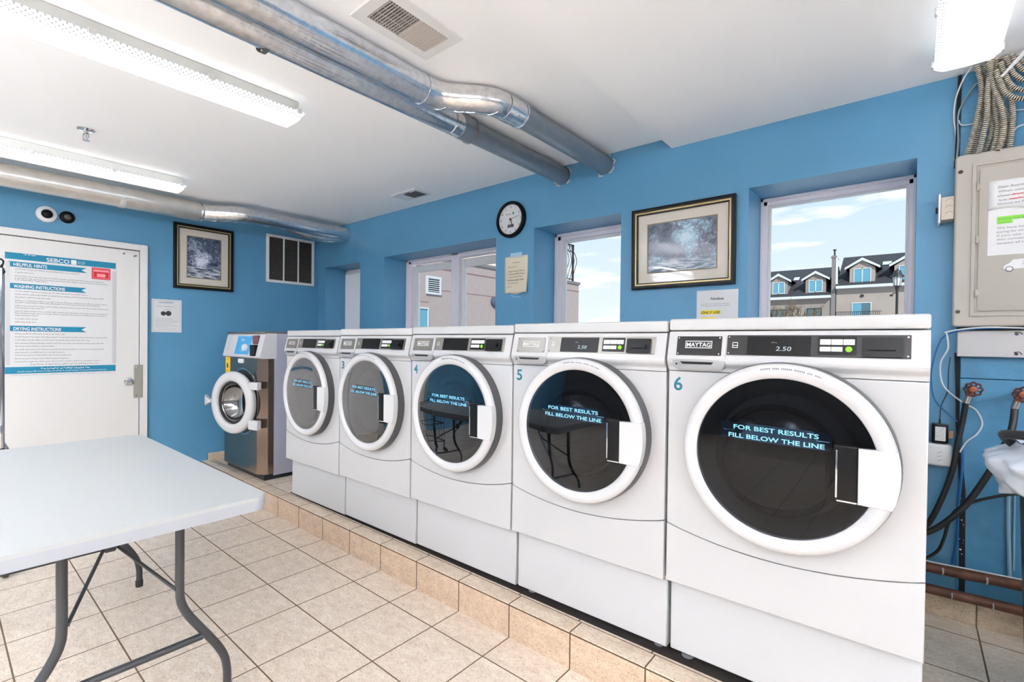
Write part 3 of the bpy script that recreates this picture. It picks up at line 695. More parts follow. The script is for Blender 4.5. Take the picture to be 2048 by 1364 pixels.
# ================================================================ THINGS ON THE WALLS
def picture(label, loc, w, h, ax, art, fw, mw, dbl=True):
    t = thing('framed_picture', label, 'picture', loc); s = -1 if ax == 'XZ' else 1
    a0, a1, b0, b1 = -w/2, w/2, -h/2, h/2
    bm = newbm(); ring_frame(bm, a0, a1, b0, b1, fw*.55, s*.030, 0, ax, .003); obj('frame', bm, M_blkframe, t)
    bm = newbm(); g = fw*.5; ring_frame(bm, a0+g, a1-g, b0+g, b1-g, fw*.32, s*.026, 0, ax, .003); obj('gold_moulding', bm, M_gold, t)
    bm = newbm(); g = fw*.80; ring_frame(bm, a0+g, a1-g, b0+g, b1-g, fw*.2, s*.020, 0, ax); obj('inner_edge', bm, M_blkframe, t)
    bm = newbm(); f3 = frame3(ax); rect(bm, a0+fw*.8, a1-fw*.8, b0+fw*.8, b1-fw*.8, s*.010, ax)
    obj('mount', bm, mat('cream_mount_under_glass', (212, 203, 190), .5, coat=.6), t, smooth=False)
    ia, ib = mw
    bm = newbm(); ring_frame(bm, a0+ia, a1-ia, b0+ib, b1-ib, .006, s*.0125, s*.009, ax); obj('mount_bevel', bm, mat('bevel_brown', (120, 106, 84), .5), t, smooth=False)
    bm = newbm(); rect(bm, a0+ia+.004, a1-ia-.004, b0+ib+.004, b1-ib-.004, s*.0115, ax); obj('painting', bm, art, t, smooth=False)
    return t
p1 = picture('large framed landscape print in gold and black frame above the yellow-marked notice', (-1.001, YB, 1.817), .575, .468, 'XZ',
        art_mat('winter_scene_print', [(34, 46, 60), (70, 92, 110), (112, 104, 122), (150, 190, 208), (205, 225, 235)], 5.5, 3.1, 'XZ'), .036, (.092, .090))
p1.rotation_euler = (math.radians(1.2), 0, 0)
picture('upright framed winter print on the blue wall between the door and the louvred grille', (XL, 1.612, 1.995), .485, .575, 'YZ',
        art_mat('snowy_path_print', [(18, 28, 42), (40, 60, 82), (70, 88, 112), (160, 165, 190), (225, 232, 240)], 4.5, 8.3, 'YZ'), .042, (.102, .100))

c = thing('wall_clock', 'round black-rimmed wall clock on the blue wall between two windows', 'clock', (-2.236, YB, 2.152))
bm = newbm(); lathe(bm, [(.131, 0), (.133, -.012), (.129, -.026), (.120, -.031), (.110, -.028), (.107, -.018)], (0, 0, 0), 'Y', 64); obj('rim', bm, M_blackp, c)
bm = newbm(); lathe(bm, [(0, -.014), (.110, -.014), (.110, -.008)], (0, 0, 0), 'Y', 48); obj('dial', bm, M_paper, c)
bm = newbm()
for k in range(1, 13):
    a = math.radians(90-30*k); text(bm, str(k), (.090*math.cos(a), -.0150, .090*math.sin(a)-.007), X_, Z_, .0145, align='C', bold=True)
for k in range(60):
    a = math.radians(6*k); r0, r1 = (.1015, .106); p = Vector((math.cos(a), 0, math.sin(a))); q = Vector((-math.sin(a), 0, math.cos(a)))*.0006
    quad(bm, [p*r0-q+Vector((0, -.015, 0)), p*r0+q+Vector((0, -.015, 0)), p*r1+q+Vector((0, -.015, 0)), p*r1-q+Vector((0, -.015, 0))])
scribble(bm, (-.045, -.015, .034), X_, Z_, .055, .010, random.Random(9)); 
obj('numerals', bm, M_ink, c, smooth=False)
bm = newbm(); rect(bm, .016, .032, .034, .050, -.0152); obj('dial_logo', bm, mat('green_square', (20, 150, 140), .5), c, smooth=False)
bm = newbm(); rect(bm, -.028, .030, -.058, -.036, -.0151); obj('dial_label', bm, mat('grey_label', (96, 96, 98), .5), c, smooth=False)
def hand(name, ang, L, w, y, tail=.012):
    bm = newbm(); a = math.radians(90-ang); p = Vector((math.cos(a), 0, math.sin(a))); q = Vector((-math.sin(a), 0, math.cos(a)))
    pts = [p*-tail-q*w, p*-tail+q*w, p*L+q*w*.5, p*L-q*w*.5]
    A = [bm.verts.new(v+Vector((0, y, 0))) for v in pts]; B = [bm.verts.new(v+Vector((0, y-.001, 0))) for v in pts]
    bm.faces.new(A); bm.faces.new(B[::-1])
    for i in range(4): bm.faces.new((A[i], A[(i+1) % 4], B[(i+1) % 4], B[i]))
    obj(name, bm, M_gap, c, smooth=False)
hand('hour_hand', 159, .055, .0035, -.017); hand('minute_hand', 78, .088, .0018, -.019); hand('second_hand', 200, .09, .0006, -.021)
bm = newbm(); lathe(bm, [(.005, -.014), (.005, -.023), (0, -.024)], (0, 0, 0), 'Y', 16); obj('hub', bm, M_gap, c)

# cream notice with curled lower corner
n = thing('paper_notice', 'cream paper notice taped to the blue wall below the round clock', 'notice', (-2.190, YB, 1.750))
bm = newbm(); nx, nz_ = 10, 12; w2_, h2_ = .212, .272; G = {}
for i in range(nx+1):
    for j in range(nz_+1):
        u, v_ = i/nx, j/nz_; curl = max(0, u+(1-v_)-1.45)
        G[i, j] = bm.verts.new((-w2_/2+w2_*u, -.0015-.0035*abs(math.sin(u*5+v_*3))*.4-curl*.03, -h2_/2+h2_*v_+.006*math.sin(u*9)*(v_ < .05)))
for i in range(nx):
    for j in range(nz_): bm.faces.new((G[i, j], G[i+1, j], G[i+1, j+1], G[i, j+1]))
sh = obj('sheet', bm, M_cream, n)
mo = sh.modifiers.new('thickness', 'SOLIDIFY'); mo.thickness = .0006
bm = newbm(); rr_ = random.Random(12); y = -.0048
for (a, b, z, h) in ((-.03, .035, .085, .007), (-.075, .01, .055, .006), (-.075, .085, .022, .009), (-.078, .088, .002, .009), (-.07, .065, -.018, .007), (-.078, .08, -.042, .010), (-.078, .03, -.062, .006), (-.078, -.035, -.088, .007)):
    scribble(bm, (a, y, z), X_, Z_, b-a, h, rr_, fill=.9)
obj('print', bm, mat('brown_ink', (92, 74, 60), .7), n, smooth=False)
bm = newbm(); box(bm, -.052, .055, -.005, -.0038, .128, .158, 0); obj('tape', bm, M_cleartape, n, smooth=False)
bm = newbm(); tube(bm, smooth_path([(-.045, -.002, -.146), (-.01, -.003, -.160), (.02, -.002, -.158), (.05, -.003, -.163)], 5), .0025, 6); obj('tape_residue', bm, M_cleartape, n)

# white notice with yellow marker
n = thing('paper_notice', 'white paper notice with yellow highlighted words below the large framed print', 'notice', (-.806, YB, 1.418))
bm = newbm(); box(bm, -.106, .106, -.0015, 0, -.140, .138); obj('sheet', bm, M_paper, n, smooth=False)
bm = newbm(); rect(bm, -.083, .018, .008, .030, -.0018); rect(bm, -.083, -.004, -.032, -.008, -.0018); pieces('highlight', bm, M_yel, n, smooth=False)
bm = newbm(); text(bm, 'Notice', (0, -.0022, .086), X_, Z_, .014, .066, align='C', italic=.2, bold=True)
text(bm, 'ONLY USE', (-.082, -.0022, .012), X_, Z_, .014, .098, italic=.15, bold=True); text(bm, '¼ to ½ cup of', (-.082, -.0022, -.028), X_, Z_, .014, .148, italic=.25)
scribble(bm, (-.082, -.0022, .062), X_, Z_, .15, .004, rr_); scribble(bm, (-.082, -.0022, .052), X_, Z_, .15, .004, rr_)
obj('print', bm, M_ink, n, smooth=False)

# notice on the side wall
n = thing('paper_notice', 'small white notice with a dark picture on the blue wall beside the door frame', 'notice', (XL, 1.325, 1.458))
bm = newbm(); box(bm, 0, .0016, -.111, .111, -.142, .142); obj('sheet', bm, M_paper, n, smooth=False)
bm = newbm(); ring_frame(bm, -.102, .102, -.132, .132, .0015, .002, .0017, 'YZ'); text(bm, 'LAUNDRY', (.002, -.058, .108), Y_, Z_, .016, .112, bold=True)
obj('border_print', bm, mat('slate_blue_print', (120, 140, 178), .6), n, smooth=False)
bm = newbm()
lathe(bm, [(0, .003), (.021, .0028), (.022, .0018)], (0, .012, .022), 'X', 20); lathe(bm, [(0, .003), (.018, .0028), (.019, .0018)], (0, -.026, .020), 'X', 20)
for (a, b, z, h) in ((-.075, .078, .078, .006), (-.02, .035, .052, .007)): scribble(bm, (.002, a, z), Y_, Z_, b-a, h, rr_)
obj('dark_image', bm, M_ink, n, smooth=False)
bm = newbm()
for (a, b, z, h) in ((-.082, .05, -.03, .006), (-.082, .09, -.044, .005), (-.082, .085, -.056, .005), (-.082, .05, -.074, .006), (-.082, .09, -.088, .005), (-.082, .02, -.100, .005), (-.06, .07, -.118, .005)): scribble(bm, (.002, a, z), Y_, Z_, b-a, h, rr_)
obj('small_print', bm, M_inkl, n, smooth=False)

# louvred grille
g = thing('wall_grille', 'white-framed dark louvred grille on the blue wall near the corner, under the duct', 'grille', (XL, 2.420, 2.083))
bm = newbm(); ring_frame(bm, -.252, .252, -.242, .240, .026, .016, 0, 'YZ', .002)
for a in (-.078, .076): box(bm, .004, .015, a-.006, a+.006, -.218, .216)
obj('frame', bm, M_trimw, g)
bm = newbm(); rect(bm, -.23, .23, -.22, .22, .003, 'YZ'); obj('opening', bm, M_gap, g, smooth=False)
bm = newbm()
for k in range(26):
    z = -.214+k*.0168; f3 = frame3('YZ')
    quad(bm, [(.004, -.228, z+.010), (.012, -.228, z), (.012, .228, z), (.004, .228, z+.010)])
obj('slat', bm, M_slat, g, smooth=False)

# ================================================================ WASHERS
CX = 0.0
def con_y(z, off=0.0):                       # sloping console face
    return -.004-.020*(1.155-z)/.087-off
def on_console(bm_src, off): pass
def cslab(bm, x0, x1, z0, z1, r, o0, o1, n=4, bev=.0008):
    pts = rrect(x0, x1, z0, z1, r, n)
    a = [bm.verts.new((p[0], con_y(p[1], o1), p[1])) for p in pts]; b = [bm.verts.new((p[0], con_y(p[1], o0), p[1])) for p in pts]
    bm.faces.new(a); bm.faces.new(b[::-1])
    for i in range(len(pts)): bm.faces.new((a[i], b[i], b[(i+1) % len(pts)], a[(i+1) % len(pts)]))
XS, ZS = Vector((1, 0, 0)), Vector((0, .2247, .9744)).normalized()
DCX, DCZ = .010, .788                        # door centre
def make_washer(label, black_plate, digits, numeral, group):
    t = thing('washing_machine', label, 'washing machine', group=group)
    HW = .342
    bm = newbm(); box(bm, -HW+.003, HW-.003, .040, .72, .035, .300, .004, 1); obj('pedestal', bm, M_whitecab, t)
    for sx_, sy in ((-1, .09), (1, .09), (-1, .66), (1, .66)):
        bm = newbm(); lathe(bm, [(0, .0), (.020, .0), (.021, .006), (.010, .010), (.010, .038), (0, .038)], (sx_*(HW-.05), sy, 0), 'Z', 16); obj('foot', bm, M_greyplastic, t)
    bm = newbm(); box(bm, -HW+.004, HW-.004, .018, .70, .298, 1.166, .004, 1); obj('cabinet', bm, M_whitecab, t)
    bm = newbm(); box(bm, -HW+.006, HW-.006, .010, .02, .30, 1.164); obj('shadow_gap', bm, M_gap, t, smooth=False)
    # front panel and curved lower access panel
    def seam(x): u = (x-.0)/HW; return .503-.047*(1-u*u)+.004*u
    xsn = [-HW+.0015+(2*HW-.003)*i/28 for i in range(29)]
    lo = [(x, seam(x)-.0016) for x in xsn]; up = [(x, seam(x)+.0016) for x in xsn]
    bm = newbm(); prism(bm, lo+[(HW-.0015, .296), (-HW+.0015, .296)], -.006, .012, 'XZ', .0035, 2); obj('access_panel', bm, M_white, t, wn=True, angle=50)
    bm = newbm(); prism(bm, up[::-1]+[(-HW+.0015, 1.0275), (HW-.0015, 1.0275)], -.005, .012, 'XZ', .004, 2); obj('front_panel', bm, M_white, t, wn=True, angle=50)
    # console: a sloping face that ends in a lip
    bm = newbm(); prism(bm, [(.06, 1.163), (.000, 1.163), (-.004, 1.155), (-.0235, 1.070), (-.0245, 1.062), (-.021, 1.054), (-.009, 1.045), (-.006, 1.039), (-.0055, 1.0295), (.06, 1.0295)], -HW+.001, HW-.001, 'YZ', .004, 2)
    con = obj('console', bm, M_white, t, wn=True, angle=50)
    bm = newbm(); box(bm, -HW, HW, -.002, .70, 1.1665, 1.206, .008, 3); obj('lid', bm, M_lid, t, wn=True, angle=50)
    # name plate in its own raised frame, with the slotted grip below
    bm = newbm(); cslab(bm, -.322, -.152, 1.069, 1.1515, .010, -.003, .0035); npf = obj('plate_frame', bm, M_white, t, wn=True)
    bm = newbm(); cslab(bm, -.3085, -.1645, 1.083, 1.146, .0015, .0035, .0055)
    obj('name_plate', bm, M_plate_blk if black_plate else M_steelplate, npf)
    bm = newbm(); zc = 1.122
    for (dx, dz, w, h) in ((0, 0, .086, .024),):
        x0 = -.280; z0 = 1.107
        for (a, b, c0, c1) in ((x0, x0+w, z0, z0+.0022), (x0, x0+w, z0+h-.0022, z0+h), (x0, x0+.0022, z0, z0+h), (x0+w-.0022, x0+w, z0, z0+h)):
            quad(bm, [(a, con_y(c0, .0060), c0), (b, con_y(c0, .0060), c0), (b, con_y(c1, .0060), c1), (a, con_y(c1, .0060), c1)])
    text(bm, 'MAYTAG', (-.2755, con_y(1.112, .0060), 1.112), XS, ZS, .0140, .077, bold=True)
    obj('maker_lettering', bm, M_whiteprint, npf, smooth=False)
    bm = newbm()
    for sx_ in (-.3025, -.171):
        for zz in (1.0885, 1.1405): lathe(bm, [(0, -.0018), (.0028, -.0014), (.0032, 0)], (sx_, con_y(zz, .0055), zz), 'Y', 10)
    pieces('screw', bm, M_screw, npf)
    bm = newbm(); prism(bm, [(-.320, 1.0645), (-.152, 1.0645), (-.153, 1.050), (-.160, 1.0385), (-.172, 1.035), (-.298, 1.035), (-.312, 1.040), (-.319, 1.051)], -.0285, -.006, 'XZ', .002, 2); gr = obj('drawer_grip', bm, M_greyplastic, t)
    bm = newbm(); prism(bm, [(-.295, 1.0615), (-.186, 1.0615), (-.193, 1.0535), (-.285, 1.0535)], -.0292, -.0284, 'XZ'); lathe(bm, [(0, -.0292), (.0032, -.0292), (.0032, -.028)], (-.306, 0, 1.053), 'Y', 12); obj('slot', bm, M_gap, gr, smooth=False)
    # control panel
    bm = newbm(); cslab(bm, -.149, .303, 1.087, 1.150, .0015, -.001, .0022); cp = obj('control_panel', bm, M_steelplate, t)
    if black_plate: cp.data.materials[0] = mat('dark_control_plate', (30, 28, 27), .4, metal=.3)
    bm = newbm(); cslab(bm, -.090, .080, 1.0895, 1.1465, .001, .0022, .0036); obj('display', bm, M_blackp, cp)
    bm = newbm(); cslab(bm, .097, .188, 1.094, 1.1455, .003, .0022, .0034); obj('button_panel', bm, M_blackp, cp)
    bm = newbm()
    for i in range(3): cslab(bm, .102+i*.0275, .128+i*.0275, 1.1225, 1.138, .001, .0034, .0044)
    for i in range(2): cslab(bm, .102+i*.0275, .128+i*.0275, 1.1035, 1.1165, .001, .0034, .0044)
    pieces('white_button', bm, M_whiteprint, cp)
    bm = newbm()
    for i in range(3): scribble(bm, (.105+i*.0275, con_y(1.128, .0046), 1.128), XS, ZS, .020, .0035, random.Random(i))
    for i in range(2): scribble(bm, (.105+i*.0275, con_y(1.108, .0046), 1.108), XS, ZS, .020, .003, random.Random(i+5))
    obj('button_print', bm, M_inkl, cp, smooth=False)
    bm = newbm(); lathe(bm, [(0, -.003), (.0075, -.0022), (.0080, 0)], (.170, con_y(1.110, .0034), 1.110), 'Y', 20); obj('start_button', bm, M_green, cp)
    bm = newbm(); cslab(bm, .199, .287, 1.091, 1.1435, .003, .0022, .012); cslab(bm, .214, .272, 1.110, 1.124, .002, .012, .020); obj('coin_slot', bm, M_blackp, cp)
    bm = newbm()
    quad_ = lambda a, b, c0, c1: quad(bm, [(a, con_y(c0, .0026), c0), (b, con_y(c0, .0026), c0), (b, con_y(c1, .0026), c1), (a, con_y(c1, .0026), c1)])
    for (a, b, c0, c1) in ((-.133, -.117, 1.110, 1.1118), (-.133, -.117, 1.1255, 1.1273), (-.133, -.1315, 1.110, 1.1273), (-.1185, -.117, 1.110, 1.1273), (-.131, -.119, 1.1165, 1.1185)): quad_(a, b, c0, c1)
    obj('card_icon', bm, M_whiteprint, cp, smooth=False)
    bm = newbm()
    for sx_ in (-.143, .297):
        for zz in (1.093, 1.144): lathe(bm, [(0, -.0018), (.0028, -.0014), (.0032, 0)], (sx_, con_y(zz, .0022), zz), 'Y', 10)
    pieces('screw', bm, M_screw, cp)
    if digits:
        bm = newbm(); text(bm, digits, (-.010, con_y(1.103, .0042), 1.103), XS, ZS, .0135, .040, italic=.12)
        scribble(bm, (-.022, con_y(1.126, .0042), 1.126), XS, ZS, .016, .003, random.Random(3)); obj('display_digits', bm, M_led, cp, smooth=False)
    # door
    bm = newbm(); lathe(bm, [(.262, .004), (.281, .002), (.2815, -.030), (.279, -.047), (.262, -.047)], (DCX, 0, DCZ), 'Y', 96); rim = obj('door', bm, M_rim, t)
    bm = newbm(); lathe(bm, [(.262, -.046), (.2765, -.046), (.278, -.052), (.275, -.063), (.268, -.0695), (.259, -.0725), (.250, -.0715), (.2355, -.064), (.2325, -.058), (.2325, -.046)], (DCX, 0, DCZ), 'Y', 96); obj('door_ring', bm, M_ring, rim, angle=60)
    bm = newbm(); lathe(bm, [(0, -.0655), (.08, -.0653), (.16, -.0645), (.215, -.0630), (.2335, -.0615)], (DCX, 0, DCZ), 'Y', 96); obj('door_glass', bm, M_dglass, rim, angle=80)
    bm = newbm(); lathe(bm, [(.233, -.047), (.205, -.030), (.19, -.012), (.185, -.0065), (0, -.0062)], (DCX, 0, DCZ), 'Y', 64); obj('drum_mouth', bm, mat('dark_drum', (26, 27, 30), .35, metal=.3), rim)
    bm = newbm(); lathe(bm, [(.172, -.008), (.165, -.022), (.13, -.040), (.08, -.050), (0, -.054)], (DCX-.02, 0, DCZ-.02), 'Y', 48); obj('door_bowl', bm, mat('bowl_black_glass', (8, 8, 10), .06), rim, angle=80)
    # handle that replaces part of the ring
    hz0, hz1 = DCZ-.094, DCZ+.060; R = .2785; pts = [(DCX+.189, hz0+.002), (DCX+.189, hz1-.002)]
    a1 = math.asin((hz1-DCZ)/R); a0 = math.asin((hz0-DCZ)/R)
    for i in range(9): a = a1+(a0-a1)*i/8; pts.append((DCX+R*math.cos(a), DCZ+R*math.sin(a)))
    bm = newbm(); prism(bm, pts[::-1], -.0755, -.045, 'XZ', .004, 2); obj('door_handle', bm, M_ring, rim, wn=True, angle=50)
    bm = newbm(); box(bm, DCX+.134, DCX+.190, -.0725, -.05, hz0-.004, hz1+.003, .006, 3); hr = obj('handle_recess', bm, M_blackp, rim, angle=60)
    bm = newbm(); box(bm, DCX+.139, DCX+.144, -.0745, -.070, hz0+.012, hz1-.012, .002, 2); box(bm, DCX+.142, DCX+.188, -.0742, -.071, hz0+.002, hz0+.007, .001, 1); pieces('recess_edge', bm, M_chrome, rim)
    bm = newbm()
    NB = 12
    for (x0, x1, z0, z1) in ((-.150, .140, .829, .880),):
        for i in range(NB):
            xa, xb = x0+(x1-x0)*i/NB, x0+(x1-x0)*(i+1)/NB
            quad(bm, [(xa, 0, z0-.018*xa), (xb, 0, z0-.018*xb), (xb, 0, z1-.018*xb), (xa, 0, z1-.018*xa)])
    bmesh.ops.remove_doubles(bm, verts=bm.verts, dist=1e-6)
    for v in bm.verts: v.co.y = -.0655+.004*(math.hypot(v.co.x-DCX, v.co.z-DCZ)/.2335)**2-.0005
    obj('lettering_film', bm, mat('navy_film', (12, 32, 52), .12), rim)
    # writing on the glass
    def gy(x, z): r = math.hypot(x-DCX, z-DCZ); return -.0655+.004*(r/.2335)**2-.0010
    bm = newbm()
    xd = Vector((1, 0, -.018)); yd = Z_
    text(bm, 'FOR BEST RESULTS', (-.113, 0, .862), xd, yd, .0135, .222, bold=True); text(bm, 'FILL BELOW THE LINE', (-.127, 0, .836), xd, yd, .0135, .250, bold=True)
    quad(bm, [(-.141, 0, .857), (.134, 0, .852), (.134, 0, .8528), (-.141, 0, .8578)])
    for v in bm.verts: v.co.y = gy(v.co.x, v.co.z)
    obj('glass_lettering', bm, M_print, rim, smooth=False)
    bm = newbm(); rg2 = random.Random(7)
    for k in range(34):
        a = math.radians(101-k*1.02)
        if k in (6, 11, 18, 25, 29): continue
        p = Vector((DCX+.2605*math.cos(a), -.0733, DCZ+.2605*math.sin(a))); u = Vector((math.sin(a), 0, -math.cos(a))); w = Vector((math.cos(a), 0, math.sin(a)))
        quad(bm, [p, p+u*.0028, p+u*.0028+w*.0045, p+w*.0045])
    obj('ring_print', bm, M_inkl, rim, smooth=False)
    if numeral: add_numeral(t, numeral)
    return t
def add_numeral(t, s):
    bm = newbm(); text(bm, s, (-.322, -.0058, .962), X_, Z_, .047, .030, bold=True)
    o = obj('number_decal', bm, M_decal, t, smooth=False); return o

GW = 'front-loading washing machines in a row on the tiled platform'
def place(t, i):                              # i = steps to the far end from the near machine
    x = -.306-.690*i
    t.location = (x, 1.668-.0050*i, PZ-.0055*i); t.rotation_euler = (0, math.radians(-.40), math.radians(.42))
    t.rotation_euler = (0, 0, math.radians(.42))
m6 = make_washer('white front-loading washer marked 6 with black name plate, closest to the electrical panel', True, '2.50', '6', GW); place(m6, 0)
m5 = make_washer('white front-loading washer marked 5, left neighbour of the washer with black name plate', False, '2.50', '5', GW); place(m5, 1)
base = make_washer('white front-loading washer marked 4, fourth from the electrical panel side machine 6', False, None, None, GW)
base['label'] = 'white front-loading washer marked 4, in the middle of the row of five'
m3 = copy_tree(base); m2 = copy_tree(base)
place(base, 2); add_numeral(base, '4')
place(m3, 3); add_numeral(m3, '3'); m3['label'] = 'white front-loading washer marked 3 with grey reflecting door glass'
place(m2, 4); m2['label'] = 'unnumbered white front-loading washer beside the stainless steel machine'

# ---------------------------------------------------------------- stainless steel washer with open door
S = thing('stainless_washer', 'stainless steel front-loading washer with its white round door ajar, by the corner', 'washing machine', (-4.262, 1.672, PZ))
bm = newbm(); box(bm, -.372, .372, .10, .74, .03, 1.176, .006, 2); obj('cabinet', bm, M_ssside, S)
bm = newbm(); prism(bm, [(-.372, .10), (-.372, .018), (-.355, 0), (.30, 0), (.372, .055), (.372, .10)], .045, .965, 'XY', 0); obj('front_panel', bm, M_steel, S, angle=20)
bm = newbm(); box(bm, -.36, .365, .03, .72, .0, .045); obj('plinth', bm, mat('dark_steel', (60, 60, 62), .35, metal=.8), S)
bm = newbm(); prism(bm, [(.0, .966), (-.012, .975), (.030, 1.155), (.045, 1.170), (.12, 1.172), (.12, .966)], -.374, .374, 'YZ', .003, 1); cp = obj('control_panel', bm, mat('pale_grey_panel', (214, 214, 218), .35), S, angle=30)
bm = newbm(); box(bm, -.376, .376, .025, .735, 1.166, 1.182, .005, 2); obj('top_cover', bm, M_steelplate, S)
def sy_(z, off=0): return -.012+.042*(z-.975)/.18-off
def sslab(bm, x0, x1, z0, z1, o): quad(bm, [(x0, sy_(z0, o), z0), (x1, sy_(z0, o), z0), (x1, sy_(z1, o), z1), (x0, sy_(z1, o), z1)])
bm = newbm(); sslab(bm, -.13, .155, .995, 1.145, .0016); obj('blue_label', bm, mat('bright_blue_label', (70, 165, 220), .4), cp, smooth=False)
bm = newbm(); SZ = Vector((0, .227, .974))
text(bm, 'Eco', (-.04, sy_(1.105, .003), 1.105), X_, SZ, .026, .06, bold=True); 
for zz in (1.02, 1.04, 1.06): scribble(bm, (-.02, sy_(zz, .003), zz), X_, SZ, .06, .010, random.Random(2), fill=.9)
obj('label_print', bm, M_whiteprint, cp, smooth=False)
bm = newbm(); lathe(bm, [(.030, 0), (.030, -.018), (.024, -.026), (0, -.028)], (.075, sy_(1.05), 1.05), 'Y', 28); obj('dial', bm, M_trimw, cp)
bm = newbm(); box(bm, .20, .285, sy_(.99, .010), sy_(1.15, -.004), .985, 1.075, .003, 1); obj('coin_slot', bm, M_blackp, cp)
bm = newbm(); box(bm, .20, .285, sy_(1.10, .014), sy_(1.15, -.004), 1.082, 1.150, .003, 1); obj('coin_button', bm, mat('maroon_plastic', (104, 60, 66), .4), cp)
bm = newbm()
for k in range(7): scribble(bm, (-.31, sy_(1.13-k*.018, .0015), 1.13-k*.018), X_, SZ, .05, .006, random.Random(k))
obj('panel_print', bm, M_inkl, cp, smooth=False)
bm = newbm(); box(bm, -.335, -.235, -.003, 0, .80, .963, .001, 1); yl = obj('yellow_sticker', bm, mat('yellow_sticker_paint', (246, 200, 30), .4), S)
bm = newbm(); rect(bm, -.30, -.27, .87, .91, -.0036); scribble(bm, (-.325, -.0036, .94), X_, Z_, .08, .006, random.Random(2)); scribble(bm, (-.325, -.0036, .84), X_, Z_, .08, .006, random.Random(6)); obj('sticker_print', bm, M_ink, yl, smooth=False)
bm = newbm(); prism(bm, rrect(-.06, .045, .92, .957, .014), -.006, 0, 'XZ', .001, 1); obj('maker_badge', bm, M_trimw, S)
# port with rubber gasket
bm = newbm(); lathe(bm, [(.262, -.001), (.262, -.012), (.24, -.016), (.205, -.010), (.195, .03)], (.05, 0, .608), 'Y', 64); obj('gasket', bm, M_blackr, S)
bm = newbm(); lathe(bm, [(.275, .001), (.275, -.006), (.262, -.008), (.262, .001)], (.05, 0, .608), 'Y', 64); obj('port_ring', bm, M_chrome, S)
bm = newbm(); lathe(bm, [(.20, .0), (.20, .02), (0, .03)], (.05, -.004, .608), 'Y', 48); obj('drum', bm, mat('drum_dark_steel', (50, 50, 52), .3, metal=.9), S)
# the door, swung out on its right-hand hinge
hx = .285; D = bpy.data.objects.new('door', None); C.objects.link(D); D.parent = S; D.location = (hx+.070, .008, .608); D.rotation_euler = (0, 0, math.radians(15))
bm = newbm(); o_ = -hx
lathe(bm, [(.175, -.012), (.172, -.045), (.180, -.058), (.200, -.062), (.235, -.058), (.249, -.046), (.252, -.030), (.246, -.012), (.175, -.012)], (o_, 0, 0), 'Y', 72); obj('door_ring', bm, M_ring, D, angle=60)
bm = newbm(); lathe(bm, [(0, .085), (.09, .075), (.14, .045), (.165, .0), (.175, -.030)], (o_, 0, 0), 'Y', 56)
lathe(bm, [(.176, -.026), (.160, -.030), (.150, -.020)], (o_, 0, 0), 'Y', 56); obj('door_bowl', bm, mat('bowl_glass', (150, 150, 150), .08, metal=.9), D, angle=80)
bm = newbm(); lathe(bm, [(.176, -.036), (.158, -.040), (.152, -.028)], (o_, 0, 0), 'Y', 56); obj('door_seal', bm, M_blackr, D)
bm = newbm()
for z0, z1 in ((.115, .175), (-.20, -.125)): box(bm, -.085, .020, -.052, -.012, z0, z1, .004, 1)
pieces('hinge', bm, M_ring, D)
bm = newbm(); prism(bm, [(o_-.245, .015), (o_-.262, .012), (o_-.318, .048), (o_-.318, -.042), (o_-.262, -.012), (o_-.245, -.015)], -.062, -.036, 'XZ', .005, 2); obj('door_handle', bm, M_ring, D)

# ================================================================ FOLDING TABLE
T = thing('folding_table', 'white plastic folding table with dark steel legs in the room\'s open floor', 'table', (-2.42, .352, 0))
tx0, tx1, ty0, ty1 = -3.195+2.42, -1.640+2.42, -.395, .383
bm = newbm(); pts = rrect(tx0, tx1, ty0, ty1, .045, 8)
prism(bm, pts, .742, .7302, 'XY', .005, 3); obj('tabletop', bm, M_tabletop, T, wn=True, angle=50)
bm = newbm(); P1 = rrect(tx0, tx1, ty0, ty1, .045, 8); P2 = rrect(tx0+.004, tx1-.004, ty0+.004, ty1-.004, .042, 8); P3 = rrect(tx0+.03, tx1-.03, ty0+.03, ty1-.03, .03, 8)
R1 = [[bm.verts.new((p[0], p[1], z)) for p in P] for P, z in ((P1, .7300), (P1, .712), (P2, .697), (P3, .697), (P3, .722))]
for A, B in zip(R1, R1[1:]):
    for i in range(len(A)): bm.faces.new((A[i], A[(i+1) % len(A)], B[(i+1) % len(A)], B[i]))
obj('table_edge', bm, M_tableedge, T, wn=True, angle=50)
